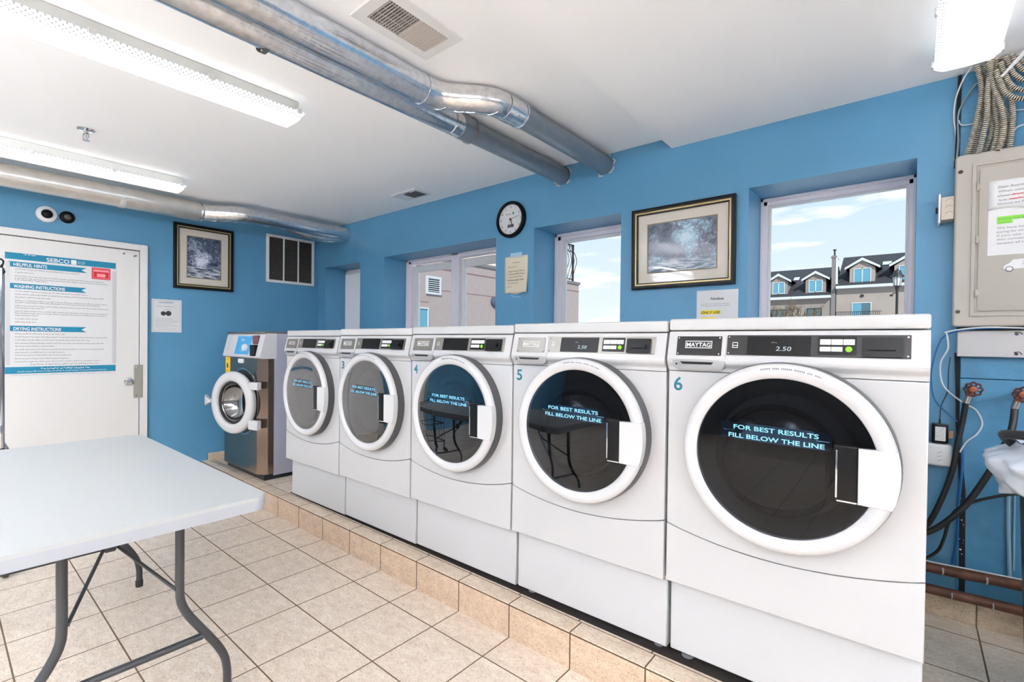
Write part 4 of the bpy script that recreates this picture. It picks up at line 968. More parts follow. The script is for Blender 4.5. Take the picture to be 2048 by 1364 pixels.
def legframe(x, s):
    for q in (-1, 1):
        cy = .037
        path = [(x, cy+q*.147, .70), (x, cy+q*.147, .56), (x, cy+q*.147, .43), (x, cy+q*.152, .378), (x, cy+q*.172, .330), (x, cy+q*.204, .278), (x, cy+q*.238, .225), (x, cy+q*.266, .178), (x, cy+q*.287, .130), (x, cy+q*.295, .078), (x, cy+q*.295, .02)]
        P = [Vector(p) for p in path]
        bm = newbm(); tube(bm, smooth_path(P, 5), .0135, 16); lg = obj('leg', bm, M_legs, T)
        bm = newbm(); lathe(bm, [(0, 0), (.016, 0), (.0165, .03), (.0140, .034)], (x, cy+q*.295, 0), 'Z', 16); obj('foot_cap', bm, M_blackr, lg)
    bm = newbm(); tube(bm, [(x, .037-.215, .238), (x, .037+.215, .238)], .0115, 12); obj('crossbar', bm, M_legs, T)
    # fold-out brace
    hub = Vector((x+s*.20, .037, .565))
    for q in (-1, 1):
        bm = newbm(); a = hub+Vector((0, q*.012, 0)); b = Vector((x, .037+q*.134, .432)); tube(bm, [a, b], .0055, 10); lathe(bm, [(0, -.004), (.007, -.003), (.007, .004), (0, .005)], tuple(b), 'Y', 10); obj('brace_rod', bm, M_legs, T)
    bm = newbm(); tube(bm, smooth_path([hub, hub+Vector((s*.05, 0, .05)), hub+Vector((s*.11, 0, .145))], 4), lambda t: .010+.004*math.sin(PI*t), 10); box(bm, hub.x-.013, hub.x+.013, hub.y-.016, hub.y+.016, hub.z-.022, hub.z+.022, .004, 1); obj('brace_hinge', bm, M_legs, T)
legframe(-1.855+2.42, -1); legframe(-2.985+2.42, 1)

# cart whose chrome pole stands beyond the table
K = thing('laundry_cart', 'laundry cart with tall chrome pole, mostly hidden beyond the white table', 'cart', (-3.63, .13, 0))
bm = newbm(); tube(bm, [(.0, .106, .10), (.0, .106, 1.62)], .0135, 16); obj('pole', bm, M_chrome, K)
bm = newbm(); prism(bm, [(.09, 1.60), (.106, 1.575), (.122, 1.60), (.106, 1.64)], -.008, .012, 'YZ', .002, 1); tube(bm, smooth_path([(0, .106, 1.62), (0, .114, 1.655), (0, .100, 1.668), (0, .088, 1.655)], 5), .004, 8); obj('pole_hook', bm, M_blackp, K)
bm = newbm()
for z in (.20, .42, .672):
    for a, b in (((-.25, -.33, z), (.02, -.33, z)), ((.02, -.33, z), (.02, .13, z)), ((.02, .13, z), (-.25, .13, z)), ((-.25, .13, z), (-.25, -.33, z))): tube(bm, [a, b], .006, 8)
for k in range(10):
    y = -.33+k*.051; tube(bm, [(.02, y, .2), (.02, y, .672)], .0025, 6); tube(bm, [(-.25, y, .2), (-.25, y, .672)], .0025, 6)
obj('basket', bm, M_blackp, K)
for a in (-.24, .01):
    for b in (-.32, .12):
        bm = newbm(); lathe(bm, [(0, -.014), (.045, -.014), (.05, -.008), (.05, .008), (.045, .014), (0, .014)], (a, b, .05), 'Y', 20); tube(bm, [(a, b, .05), (a, b, .2)], .008, 8); obj('caster', bm, M_blackr, K)

# ================================================================ ELECTRICAL CORNER
bm = newbm(); prism(bm, [(.148, .26), (.62, .26), (.62, 1.136), (.148, 1.136)], 2.714, YB-.0008, 'XZ', .002, 1); tag(obj('backboard', bm, M_blueboard), 'blue-painted plywood board behind the water valves', 'backboard')
bm = newbm(); prism(bm, [(.148, 1.139), (.62, 1.139), (.62, 1.24), (.148, 1.24)], 2.714, YB-.0008, 'XZ', .002, 1); tag(obj('backboard', bm, M_blueboard), 'narrow blue-painted board strip just under the white trunking', 'backboard')
bm = newbm(); prism(bm, [(.132, 2.0), (.62, 2.0), (.62, 2.34), (.190, 2.372), (.136, 2.372)], 2.712, YB-.0008, 'XZ', .002, 1); bd = tag(obj('backboard', bm, M_blueboard), 'blue-painted board behind the conduit bundle, above the electrical panel', 'backboard')
bm = newbm(); prism(bm, [(.131, 1.24), (.146, 1.24), (.149, .95), (.172, .68), (.176, .25), (.158, .25), (.153, .68), (.139, .95), (.136, 1.09)], 2.711, 2.7295, 'XZ'); prism(bm, [(.117, 2.0), (.131, 2.0), (.134, 2.372), (.124, 2.372)], 2.715, 2.7295, 'XZ')
tag(obj('cable_channel', bm, M_gap), 'dark open cable channel running down beside the blue backboard', 'cable channel')
bm = newbm(); rnd = random.Random(8)
for k in range(9):
    z = .40+rnd.random()*.35; x = .163+rnd.uniform(-.006, .006); lathe(bm, [(0, -.002), (rnd.uniform(.001, .004), 0)], (x, 2.711, z), 'Y', 6)
tag(obj('plaster_crumbs', bm, M_whiteprint), 'white plaster crumbs caught in the dark cable channel', 'plaster', kind='stuff')

E_ = thing('electrical_panel', 'beige metal electrical panel on the blue wall below the cable bundle', 'electrical panel', (.118, YB, 1.345))
bm = newbm(); pts = rrect(0, .46, 0, .682, .012, 4); prism(bm, pts, -.078, -.066, 'XZ', .008, 2); obj('cover', bm, M_beige, E_, wn=True, angle=50)
bm = newbm(); box(bm, .018, .44, -.066, 0, .018, .664); obj('back_box', bm, M_beige, E_)
bm = newbm(); ring_frame(bm, .050, .41, .040, .640, .012, -.084, -.078, 'XZ', .003); obj('door_surround', bm, M_beige, E_)
bm = newbm(); prism(bm, rrect(.070, .40, .060, .618, .008, 4), -.086, -.078, 'XZ', .002, 2); dr = obj('panel_door', bm, M_beige, E_)
bm = newbm()
for z in (.130, .340, .545): tube(bm, [(.066, -.087, z-.014), (.066, -.087, z+.014)], .004, 8); box(bm, .066, .076, -.088, -.085, z-.008, z+.006)
pieces('hinge', bm, M_beige, dr)
bm = newbm()
for z in (.06, .616): lathe(bm, [(0, -.0805), (.0065, -.0800), (.0075, -.078)], (.016, 0, z), 'Y', 16)
pieces('screw', bm, mat('dark_screw', (52, 48, 44), .4, metal=.6), E_)
bm = newbm(); text(bm, 'PAPN', (.098, -.0864, .070), X_, Z_, .020, .085); obj('scratched_lettering', bm, mat('faint_scratch', (176, 170, 160), .5), dr, smooth=False)
yP = 2.6435
n = thing('paper_notice', 'upper white letter on the electrical panel door with text struck in red', 'notice', (.213, yP, 1.79))
bm = newbm(); G = {}
for i in range(9):
    for j in range(7):
        u, v_ = i/8, j/6; G[i, j] = bm.verts.new((.20*u, -.0006-.006*(1-v_)**2*(.3+.7*u), .113*v_+(.008*math.sin(u*6)-.006*u)*(1-v_)))
for i in range(8):
    for j in range(6): bm.faces.new((G[i, j], G[i+1, j], G[i+1, j+1], G[i, j+1]))
s_ = obj('sheet', bm, M_paper, n); mo = s_.modifiers.new('thickness', 'SOLIDIFY'); mo.thickness = .0006
bm = newbm(); yy = -.0030
text(bm, 'Dear Resident,', (.026, yy, .083), X_, Z_, .0085, .086, italic=.15); text(bm, 'When using a', (.026, yy, .066), X_, Z_, .0085, .086, italic=.1); text(bm, 'please', (.026, yy-.001, .050), X_, Z_, .0080, .032)
text(bm, 'for the', (.028, yy-.002, .033), X_, Z_, .008, .022); text(bm, 'because we PAY', (.026, yy-.003, .019), X_, Z_, .0075, .085)
obj('print', bm, M_inkl, n, smooth=False)
bm = newbm(); text(bm, 'dryers', (.063, yy-.001, .050), X_, Z_, .0085, .04); quad(bm, [(.06, yy-.0016, .052), (.11, yy-.0016, .053), (.11, yy-.0016, .0545), (.06, yy-.0016, .0535)]); text(bm, 'machine', (.058, yy-.002, .034), X_, Z_, .0080, .05); quad(bm, [(.054, yy-.0026, .036), (.11, yy-.0026, .037), (.11, yy-.0026, .0385), (.054, yy-.0026, .0375)])
obj('red_print', bm, M_redink, n, smooth=False)
n = thing('paper_notice', 'lower white letter on the electrical panel door with green highlighted line', 'notice', (.214, yP, 1.617))
bm = newbm(); box(bm, 0, .2, -.0006, 0, 0, .180); obj('sheet', bm, M_paper, n, smooth=False)
bm = newbm(); rect(bm, .024, .2, .132, .147, -.0009); rect(bm, .024, .066, .119, .132, -.0009); pieces('highlight', bm, M_grn, n, smooth=False)
bm = newbm(); 
text(bm, 'please call early', (.028, -.0014, .1345), X_, Z_, .0075, .09, italic=.1); text(bm, 'notice', (.028, -.0014, .1215), X_, Z_, .007, .032, italic=.1)
for k, s in enumerate(('We have been', 'paying for extra', 'if you use an', 'their cumulative', 'tenants of the')): text(bm, s, (.024, -.0014, .100-k*.0145), X_, Z_, .0078, .085, italic=.15)
obj('print', bm, M_inkl, n, smooth=False)
bm = newbm(); prism(bm, [(0, .008), (.004, .020), (.018, .029), (.026, .040), (.075, .042), (.088, .041), (.088, .006), (.026, .005), (.022, -.001), (.012, -.001), (.008, .004)], -.0012, 0, 'XZ')
mg = thing('car_magnet', 'white car-shaped magnet stuck on the electrical panel door under the letters', 'magnet', (.257, yP, 1.557)); obj('magnet_body', bm, M_paper, mg, smooth=False)
bm = newbm(); lathe(bm, [(.0085, -.0016), (.0105, -.0016)], (.017, 0, .005), 'Y', 20); scribble(bm, (.05, -.0016, .030), X_, Z_, .03, .004, rnd); scribble(bm, (.05, -.0016, .020), X_, Z_, .03, .004, rnd); obj('magnet_print', bm, M_ink, mg, smooth=False)

J = thing('junction_box', 'small beige junction box on the blue wall tucked against the electrical panel', 'junction box', (.076, YB, 1.779))
bm = newbm(); box(bm, .002, .041, -.075, 0, 0, .092, .002, 1); obj('box_body', bm, M_beigebox, J)
bm = newbm()
for z in (.022, .048, .074):
    b0 = [(.028+.011*math.cos(a*PI/10), z+.009*math.sin(a*PI/10)) for a in range(0, 11)]
    tube(bm, [(p[0], -.0755, p[1]) for p in b0], .0009, 6)
pieces('knockout', bm, mat('knockout_shadow', (170, 158, 142), .5), J)
bm = newbm(); box(bm, -.006, .001, -.082, 0, -.013, .106, .002, 1); obj('cover_plate', bm, M_trimw, J)
bm = newbm(); box(bm, -.013, -.006, -.05, -.035, .035, .058, .001, 1); obj('toggle', bm, M_blackp, J)

U = thing('cable_trunking', 'long white metal trunking box directly below the electrical panel', 'trunking', (.136, YB, 1.226))
bm = newbm(); box(bm, 0, .45, -.052, 0, 0, .104, .002, 1); obj('trunking_body', bm, M_trunk, U)
bm = newbm()
for z in (.014, .090): lathe(bm, [(0, -.0530), (.005, -.0530), (.0055, -.052)], (.165, 0, z), 'Y', 16); tube(bm, smooth_path([(.158, -.0535, z+.006), (.172, -.056, z+.008), (.180, -.054, z-.002)], 4), .0012, 6)
pieces('fixing_hole', bm, M_ink, U)
bm = newbm(); box(bm, .135, .60, 2.69, 2.728, 1.331, 1.343); tag(obj('panel_gap_strip', bm, M_gap), 'dark gap strip between the electrical panel and the white trunking', 'strip')  # solid black strip filling the gap under the electrical panel

# flexible conduits
def conduit(path, r=.0092):
    P = smooth_path(path, 10); D_ = [0]
    for a, b in zip(P, P[1:]): D_.append(D_[-1]+(b-a).length)
    n = int(D_[-1]/.0019); Q = []; R = []; j = 0
    for k in range(n+1):
        d_ = D_[-1]*k/n
        while j < len(D_)-2 and D_[j+1] < d_: j += 1
        t = (d_-D_[j])/max(1e-9, D_[j+1]-D_[j]); Q.append(P[j].lerp(P[j+1], t)); R.append(r*(1.10 if k % 4 < 2 else .66))
    bm = newbm(); tube(bm, Q, R, 9); bm.faces.ensure_lookup_table()
    for i, f in enumerate(bm.faces):
        if (i//9) % 4 in (2, 3): f.material_index = 1  # groove rings coloured near-black, their shade painted in
    return bm
CND = [[(.176, 2.372), (.190, 2.265), (.169, 2.11), (.150, 2.02)], [(.200, 2.375), (.198, 2.26), (.182, 2.12), (.163, 2.02)],
 [(.216, 2.377), (.206, 2.26), (.204, 2.15), (.184, 2.02)], [(.184, 2.34), (.212, 2.21), (.222, 2.11), (.200, 2.02)],
 [(.228, 2.377), (.226, 2.22), (.236, 2.10), (.222, 2.02)], [(.206, 2.37), (.222, 2.27), (.246, 2.17), (.250, 2.09), (.237, 2.02)],
 [(.240, 2.377), (.232, 2.30), (.252, 2.20), (.264, 2.11), (.252, 2.02)], [(.246, 2.377), (.262, 2.27), (.276, 2.16), (.270, 2.02)],
 [(.226, 2.32), (.250, 2.235), (.29, 2.195), (.36, 2.185)], [(.238, 2.35), (.262, 2.265), (.30, 2.225), (.36, 2.21)],
 [(.252, 2.372), (.275, 2.30), (.31, 2.262), (.36, 2.245)], [(.268, 2.377), (.29, 2.325), (.32, 2.295), (.36, 2.28)], [(.284, 2.377), (.30, 2.345), (.33, 2.322), (.36, 2.31)]]
GC = 'flexible metal conduits bundled above the electrical panel'
for i, p in enumerate(CND):
    dy = (2.668, 2.690, 2.652, 2.684, 2.664, 2.646, 2.688, 2.670, 2.632, 2.640, 2.652, 2.664, 2.676)[i]
    pts = [(x, dy+(.0 if z > 2.1 else .004), z) for x, z in p]
    o = obj('flexible_conduit', conduit(pts), [M_flex, mat('conduit_groove_shade', (26, 24, 22), .7)], angle=70)
    tag(o, 'ribbed steel conduit dropping from the ceiling into the top of the electrical panel' if i < 8 else 'ribbed steel conduit curving out of the bundle away from the panel, above it', 'conduit', GC if i < 8 else 'flexible metal conduits curving away above the panel')
bm = newbm(); prism(bm, [(.236, 2.290), (.242, 2.285), (.302, 2.352), (.318, 2.372), (.300, 2.372)], 2.615, 2.622, 'XZ', .001, 1); tag(obj('cable_strap', bm, M_trimw), 'white strap laid diagonally across the top of the conduit bundle', 'strap')
def cable(name, label, cat, pts, r, m, seg=8):
    bm = newbm(); tube(bm, smooth_path(pts, 8), r, seg); return tag(obj(name, bm, m), label, cat)
cable('thin_cable', 'white thin cable looping down from the lit fixture along the wall edge', 'cable', [(.160, 2.66, 2.372), (.138, 2.70, 2.345), (.118, 2.715, 2.28), (.114, 2.72, 2.206), (.121, 2.718, 2.13), (.119, 2.72, 2.03)], .003, M_whitewire)
cable('thin_cable', 'blue-grey cable arcing from the conduits to the wall edge', 'cable', [(.200, 2.67, 2.33), (.165, 2.70, 2.30), (.140, 2.705, 2.255), (.126, 2.708, 2.205), (.128, 2.708, 2.10), (.124, 2.708, 2.03)], .0035, M_greywire)
cable('thin_cable', 'short pale cable crossing the blue board left of the conduits', 'cable', [(.128, 2.70, 2.185), (.134, 2.70, 2.166), (.150, 2.70, 2.16), (.178, 2.69, 2.157)], .002, M_whitewire)
cable('thin_cable', 'pale cable hooking down into the top of the panel beside the conduits', 'cable', [(.34, 2.70, 2.115), (.29, 2.70, 2.11), (.272, 2.70, 2.05), (.285, 2.70, 2.022)], .003, M_whitewire)
cable('thin_cable', 'upper pale cable running across the blue board beyond the conduits', 'cable', [(.36, 2.70, 2.170), (.31, 2.70, 2.174), (.27, 2.70, 2.182)], .002, M_whitewire)
cable('blue_cable', 'blue cable looping from the trunking past the washer to the dark channel', 'cable', [(.30, 2.64, 1.338), (.18, 2.66, 1.336), (.109, 2.68, 1.317), (.082, 2.69, 1.278), (.063, 2.69, 1.19), (.060, 2.69, 1.12), (.072, 2.69, 1.046), (.105, 2.69, 1.0), (.142, 2.69, .962)], .0028, M_bluewire)
cable('blue_cable', 'thick blue cable running down the dark channel to the lower pipes', 'cable', [(.150, 2.70, .95), (.160, 2.70, .80), (.150, 2.69, .62), (.148, 2.69, .48), (.137, 2.69, .378)], .0048, M_bluewire)
cable('white_cable', 'wavy white cable hanging from the trunking across the hose', 'cable', [(.103, 2.68, 1.325), (.109, 2.68, 1.259), (.088, 2.69, 1.196), (.098, 2.69, 1.105), (.156, 2.65, 1.043), (.195, 2.69, 1.014), (.214, 2.69, .965), (.200, 2.69, .92), (.171, 2.69, .885), (.151, 2.69, .839)], .003, M_whitewire)
cable('white_cable', 'white cable lying in the gap under the electrical panel', 'cable', [(.096, 2.63, 1.322), (.143, 2.62, 1.334), (.224, 2.615, 1.347-.006), (.36, 2.62, 1.334)], .0025, M_whitewire)

A_ = thing('power_adapter', 'black power adapter plugged above the white box beside the washer', 'adapter', (.063, YB, .862))
bm = newbm(); box(bm, .002, .052, -.062, -.020, .008, .086, .004, 2); obj('adapter_body', bm, M_blackp, A_)
bm = newbm(); box(bm, .012, .044, -.0628, -.0618, .018, .075); lb = obj('adapter_label', bm, M_paper, A_, smooth=False)
bm = newbm()
for k in range(6): scribble(bm, (.015, -.0634, .066-k*.0085), X_, Z_, .026, .004, rnd)
obj('label_print', bm, M_inkl, lb, smooth=False)
bm = newbm(); tube(bm, [(.026, -.04, .084), (.026, -.04, .105)], .0035, 8); tube(bm, smooth_path([(.026, -.04, .10), (.030, -.035, .16), (.048, -.03, .22), (.050, -.025, .30), (.055, -.02, .36)], 6), .0018, 6); obj('cord', bm, M_blackr, A_)
bm = newbm(); box(bm, .052, .068, -.045, -.02, .028, .058, .003, 1); obj('adapter_plug', bm, mat('tan_plastic', (176, 138, 100), .5), A_)
bm = newbm(); box(bm, -.02, .065, -.060, 0, -.088, .004, .012, 3); wb = tag(obj('utility_box', bm, M_trimw, loc=(.063, YB, .862)), 'white rounded outlet box on the blue wall just under the black adapter', 'outlet')
bm = newbm()
for k in range(3): tube(bm, [(.020, -.0605, -.032-k*.016), (.036, -.0605, -.026-k*.016)], .0009, 6)
obj('embossed_mark', bm, M_greyplastic, wb)
bm = newbm(); tube(bm, [(.0, -.03, -.02), (.0, -.03, .05)], .01, 6)
bm.free()

def valve(label, x, z, hose_top):
    v = thing('water_valve', label, 'valve', (x, 2.62, z))
    bm = newbm(); n = 8; c0 = Vector((0, -.022, 0)); rim_ = []
    for k in range(49):
        a = 2*PI*k/48; rr2 = .0245+.0022*math.cos(n*a); rim_.append((rr2*math.cos(a), -.022, rr2*math.sin(a)))
    tube(bm, rim_, .0034, 8, caps=False)
    for k in range(4): a = PI*k/4+.3; tube(bm, [(-.023*math.cos(a), -.022, -.023*math.sin(a)), (.023*math.cos(a), -.022, .023*math.sin(a))], .0024, 6)
    obj('handwheel', bm, mat('dark_red_iron', (74, 38, 32), .45, metal=.5, var=.3, vscale=60), v)
    bm = newbm(); lathe(bm, [(0, -.031), (.011, -.030), (.012, -.022), (.006, -.015), (.006, .0), (.013, .006), (.013, .06), (.010, .09)], (0, 0, 0), 'Y', 16)
    tube(bm, [(0, .02, 0), (-.012, .016, -.035)], .0115, 14); obj('valve_body', bm, M_brass, v)
    bm = newbm(); tube(bm, [(-.010, .016, -.030), (-.017, .018, -.058)], .0125, 14); obj('hose_ferrule', bm, M_screw, v)
    return v
valve('rusty red water valve wheel above the black hose, nearer the washer', .180, 1.102, 0)
valve('rusty red water valve wheel partly outside the view, above the bin', .312, 1.092, 0)
def hose(label, pts, r):
    bm = newbm(); tube(bm, smooth_path(pts, 8), r, 14); return tag(obj('rubber_hose', bm, M_blackr), label, 'hose')
hose('black lettered hose dropping from the nearer valve behind the washer', [(.163, 2.638, 1.050), (.155, 2.650, .97), (.142, 2.66, .874), (.129, 2.66, .77), (.100, 2.66, .651), (.055, 2.65, .53), (-.02, 2.62, .44)], .0098)
hose('black hose running diagonally from the valve by the bin to behind the washer', [(.296, 2.638, 1.038), (.285, 2.610, .955), (.255, 2.605, .86), (.223, 2.60, .776), (.167, 2.60, .653), (.109, 2.60, .569), (.055, 2.60, .515), (-.03, 2.58, .47)], .0110)
hose('thin black hose crossing behind the diagonal hose towards the bin', [(.33, 2.64, .72), (.276, 2.63, .706), (.196, 2.62, .668), (.140, 2.615, .62), (.118, 2.62, .56), (.106, 2.63, .491), (.085, 2.64, .43), (.030, 2.64, .375)], .0055)
def pipe(label, pts, r, marks):
    base = Vector(pts[0]); t = thing('steel_pipe', label, 'pipe', tuple(base)); bm = newbm(); tube(bm, [Vector(p)-base for p in smooth_path(pts, 6)], r, 20); obj('pipe_run', bm, M_rust, t)
    bm = newbm()
    for (u, w) in marks:
        p = Vector(pts[0]).lerp(Vector(pts[-1]), u)-base; b2 = [(p.x+w*math.sin(i*.9)*.3, p.y+(r+.001)*math.cos(PI*.35+PI*i/8*1.1+PI*.5)*1.0, p.z+(r+.001)*math.sin(PI*.35+PI*i/8*1.1+PI*.5)) for i in range(0, 7)]
        tube(bm, b2, w, 6)
    obj('paint_drip', bm, mat('pale_paint_drips', (176, 178, 172), .6), t); return t
pipe('upper rusty brown pipe along the blue wall above the baseboard', [(-.35, 2.69, .345), (.08, 2.675, .352), (.30, 2.655, .368), (.62, 2.63, .38)], .0205, ((.47, .003), (.60, .003), (.70, .002)))
pipe('lower rusty brown pipe resting just above the tiled baseboard', [(-.35, 2.69, .258), (.08, 2.675, .262), (.30, 2.66, .271), (.62, 2.65, .275)], .0195, ((.62, .003), (.50, .002), (.72, .003)))
cable('white_cable', 'white cable lying along the top of the upper rusty pipe', 'cable', [(-.1, 2.68, .372), (.08, 2.672, .3755), (.17, 2.665, .382), (.30, 2.652, .391), (.5, 2.64, .402)], .0032, M_whitewire)
bm = newbm(); tube(bm, smooth_path([(.292, 2.711, .70), (.294, 2.711, .56), (.298, 2.710, .45), (.300, 2.709, .375)], 6), .006, 8); tube(bm, [(.309, 2.712, .72), (.311, 2.712, .40)], .003, 8)
tag(obj('riser_tube', bm, mat('pale_blue_painted_tube', (150, 185, 205), .5)), 'pale paint-splashed tube rising from the rusty pipe up the blue backboard', 'tube')

# ---------------------------------------------------------------- waste bin with bag
B = thing('waste_bin', 'dark plastic waste bin standing beside the wall with valves, lined with a white bag', 'bin', (.50, 2.02, PZ))
bm = newbm(); lathe(bm, [(0, .0), (.225, .0), (.235, .02), (.262, .80), (.272, .815), (.272, .835), (.258, .835), (.256, .80), (.222, .03), (0, .02)], (0, 0, 0), 'Z', 48); obj('bin_body', bm, M_bin, B)
bm = newbm(); n_a, n_z = 160, 22; rg3 = random.Random(21); ph = [rg3.uniform(0, 6) for _ in range(6)]; RG = []
for j in range(n_z+1):
    t = j/n_z
    if t < .3: z = .80+.055*(t/.3); rb = .250+.02*(t/.3)
    else: z = .855-.15*((t-.3)/.7); rb = .272+.052*math.sin(min(1, (t-.3)/.18)*PI/2)-.054*max(0, (t-.45)/.55)
    ring = []
    for k in range(n_a):
        a = 2*PI*k/n_a; f = (.008*math.sin(5*a+ph[0]+3*t)+.020*abs(math.sin(6.5*a+ph[1]-4*t))+.014*abs(math.sin(11.5*a+ph[2]+5*t))+.007*abs(math.sin(23*a+ph[5]-7*t))-.022)*(0 if t < .3 else min(1, (t-.3)/.2))
        side = .5+.5*math.cos(a-PI); rr2 = rb+f+.012*side*(t > .3)*math.sin(min(1, (t-.3)/.35)*PI*.7)
        ring.append(bm.verts.new((rr2*math.cos(a), rr2*math.sin(a), z+(.018*math.sin(3*a+ph[3])+.008*math.sin(11*a+ph[4]))*(t > .3)*(t-.3)-.03*side*(1-t)*(t > .3))))
    RG.append(ring)
for A, B2 in zip(RG, RG[1:]):
    for k in range(n_a): bm.faces.new((A[k], A[(k+1) % n_a], B2[(k+1) % n_a], B2[k]))
bg_ = tag(obj('bin_bag', bm, M_bag, loc=(.50, 2.02, PZ), angle=80), 'crumpled white plastic bag folded over the rim of the dark waste bin', 'bag'); mo = bg_.modifiers.new('thickness', 'SOLIDIFY'); mo.thickness = .0008
bm = newbm(); tube(bm, smooth_path([(-.262, .03, .83), (-.292, .0, .862), (-.285, -.04, .874), (-.20, -.10, .880), (-.04, -.16, .884)], 8), .013, 12); obj('handle', bm, M_blackr, B)

# ================================================================ OUTSIDE
bm = newbm(); rect(bm, -80, 80, 3.2, 140, -1.6, 'XY'); struct('ground', bm, M_ground)
Bd = thing('pink_building', 'pink stucco building wing with parapet right outside the windows', 'building', (-6.5, 3.3, -1.6))
bm = newbm(); box(bm, -5, 0, 0, 7.35, 0, 4.39); obj('wall', bm, M_pinkwall, Bd, smooth=False)
bm = newbm(); box(bm, -5, .03, 0, 7.38, 4.335, 4.395); obj('coping', bm, M_capstone, Bd, smooth=False)
bm = newbm()
for z in (4.15,): box(bm, -.01, .004, 0, 7.35, z, z+.022)
box(bm, -.01, .003, 2.62, 4.2, 3.785-.012, 3.785); box(bm, -.01, .003, 1.9, 2.35, 3.545, 3.556); obj('groove', bm, M_groove, Bd, smooth=False)
bm = newbm(); box(bm, -5, -1.3, 0, 7.3, 4.39, 7.4); obj('upper_storey', bm, M_beigewall, Bd, smooth=False)
bm = newbm(); ring_frame(bm, 2.28, 2.63, 3.69, 4.01, .04, .03, 0, 'YZ'); lv = obj('louvre_frame', bm, M_trimh, Bd)
bm = newbm(); rect(bm, 2.31, 2.60, 3.72, 3.98, .006, 'YZ'); obj('louvre_opening', bm, M_iron, lv, smooth=False)
bm = newbm()
for k in range(7): z = 3.745+k*.036; box(bm, .008, .024, 2.32, 2.59, z, z+.014)
obj('louvre_slat', bm, M_trimh, lv, smooth=False)
bm = newbm(); ring_frame(bm, 1.7, 2.34, 1.6, 3.45, .025, .03, 0, 'YZ'); wf = obj('window_frame', bm, M_trimh, Bd)
bm = newbm(); rect(bm, 1.72, 2.32, 1.62, 3.43, .012, 'YZ'); obj('window_pane', bm, M_hglass, wf, smooth=False)
bm = newbm(); lathe(bm, [(.11, 0), (.11, .04), (.06, .08), (0, .09)], (0, 4.10, 3.67), 'X', 24); obj('round_vent', bm, mat('slate_vent', (60, 70, 92), .5), Bd)
bm = newbm(); lathe(bm, [(.045, 0), (.045, .03), (0, .06)], (0, 2.86, 4.225), 'X', 16); obj('wall_light', bm, M_trimh, Bd)
Rl = thing('balcony_railing', 'black wrought iron railing with bowed bars on the pink building\'s parapet', 'railing', (-6.5, 11.4, 2.795))
bm = newbm()
for k in range(20):
    y = -1.0-k*.115; tube(bm, smooth_path([(-.06, y, 0), (-.03, y, .10), (.03, y, .30), (.08, y, .48), (.04, y, .66), (-.04, y, .78), (-.06, y, .92)], 4), .009, 6)
obj('baluster', bm, M_iron, Rl)
bm = newbm(); box(bm, -.08, -.04, -3.25, -.93, .90, .93); box(bm, -.08, -.04, -3.25, -.93, .05, .07); box(bm, -.08, -.04, -.97, -.93, 0, .93); box(bm, -.075, -.045, -3.25, -.93, .74, .755); obj('rail', bm, M_iron, Rl)
bm = newbm()
for k in range(20):
    y = -1.05-k*.115
    tube(bm, [(-.06, y+.045*math.cos(a*PI/6), .83+.055*math.sin(a*PI/6)) for a in range(13)], .008, 5, caps=False)
obj('scrollwork', bm, M_iron, Rl)

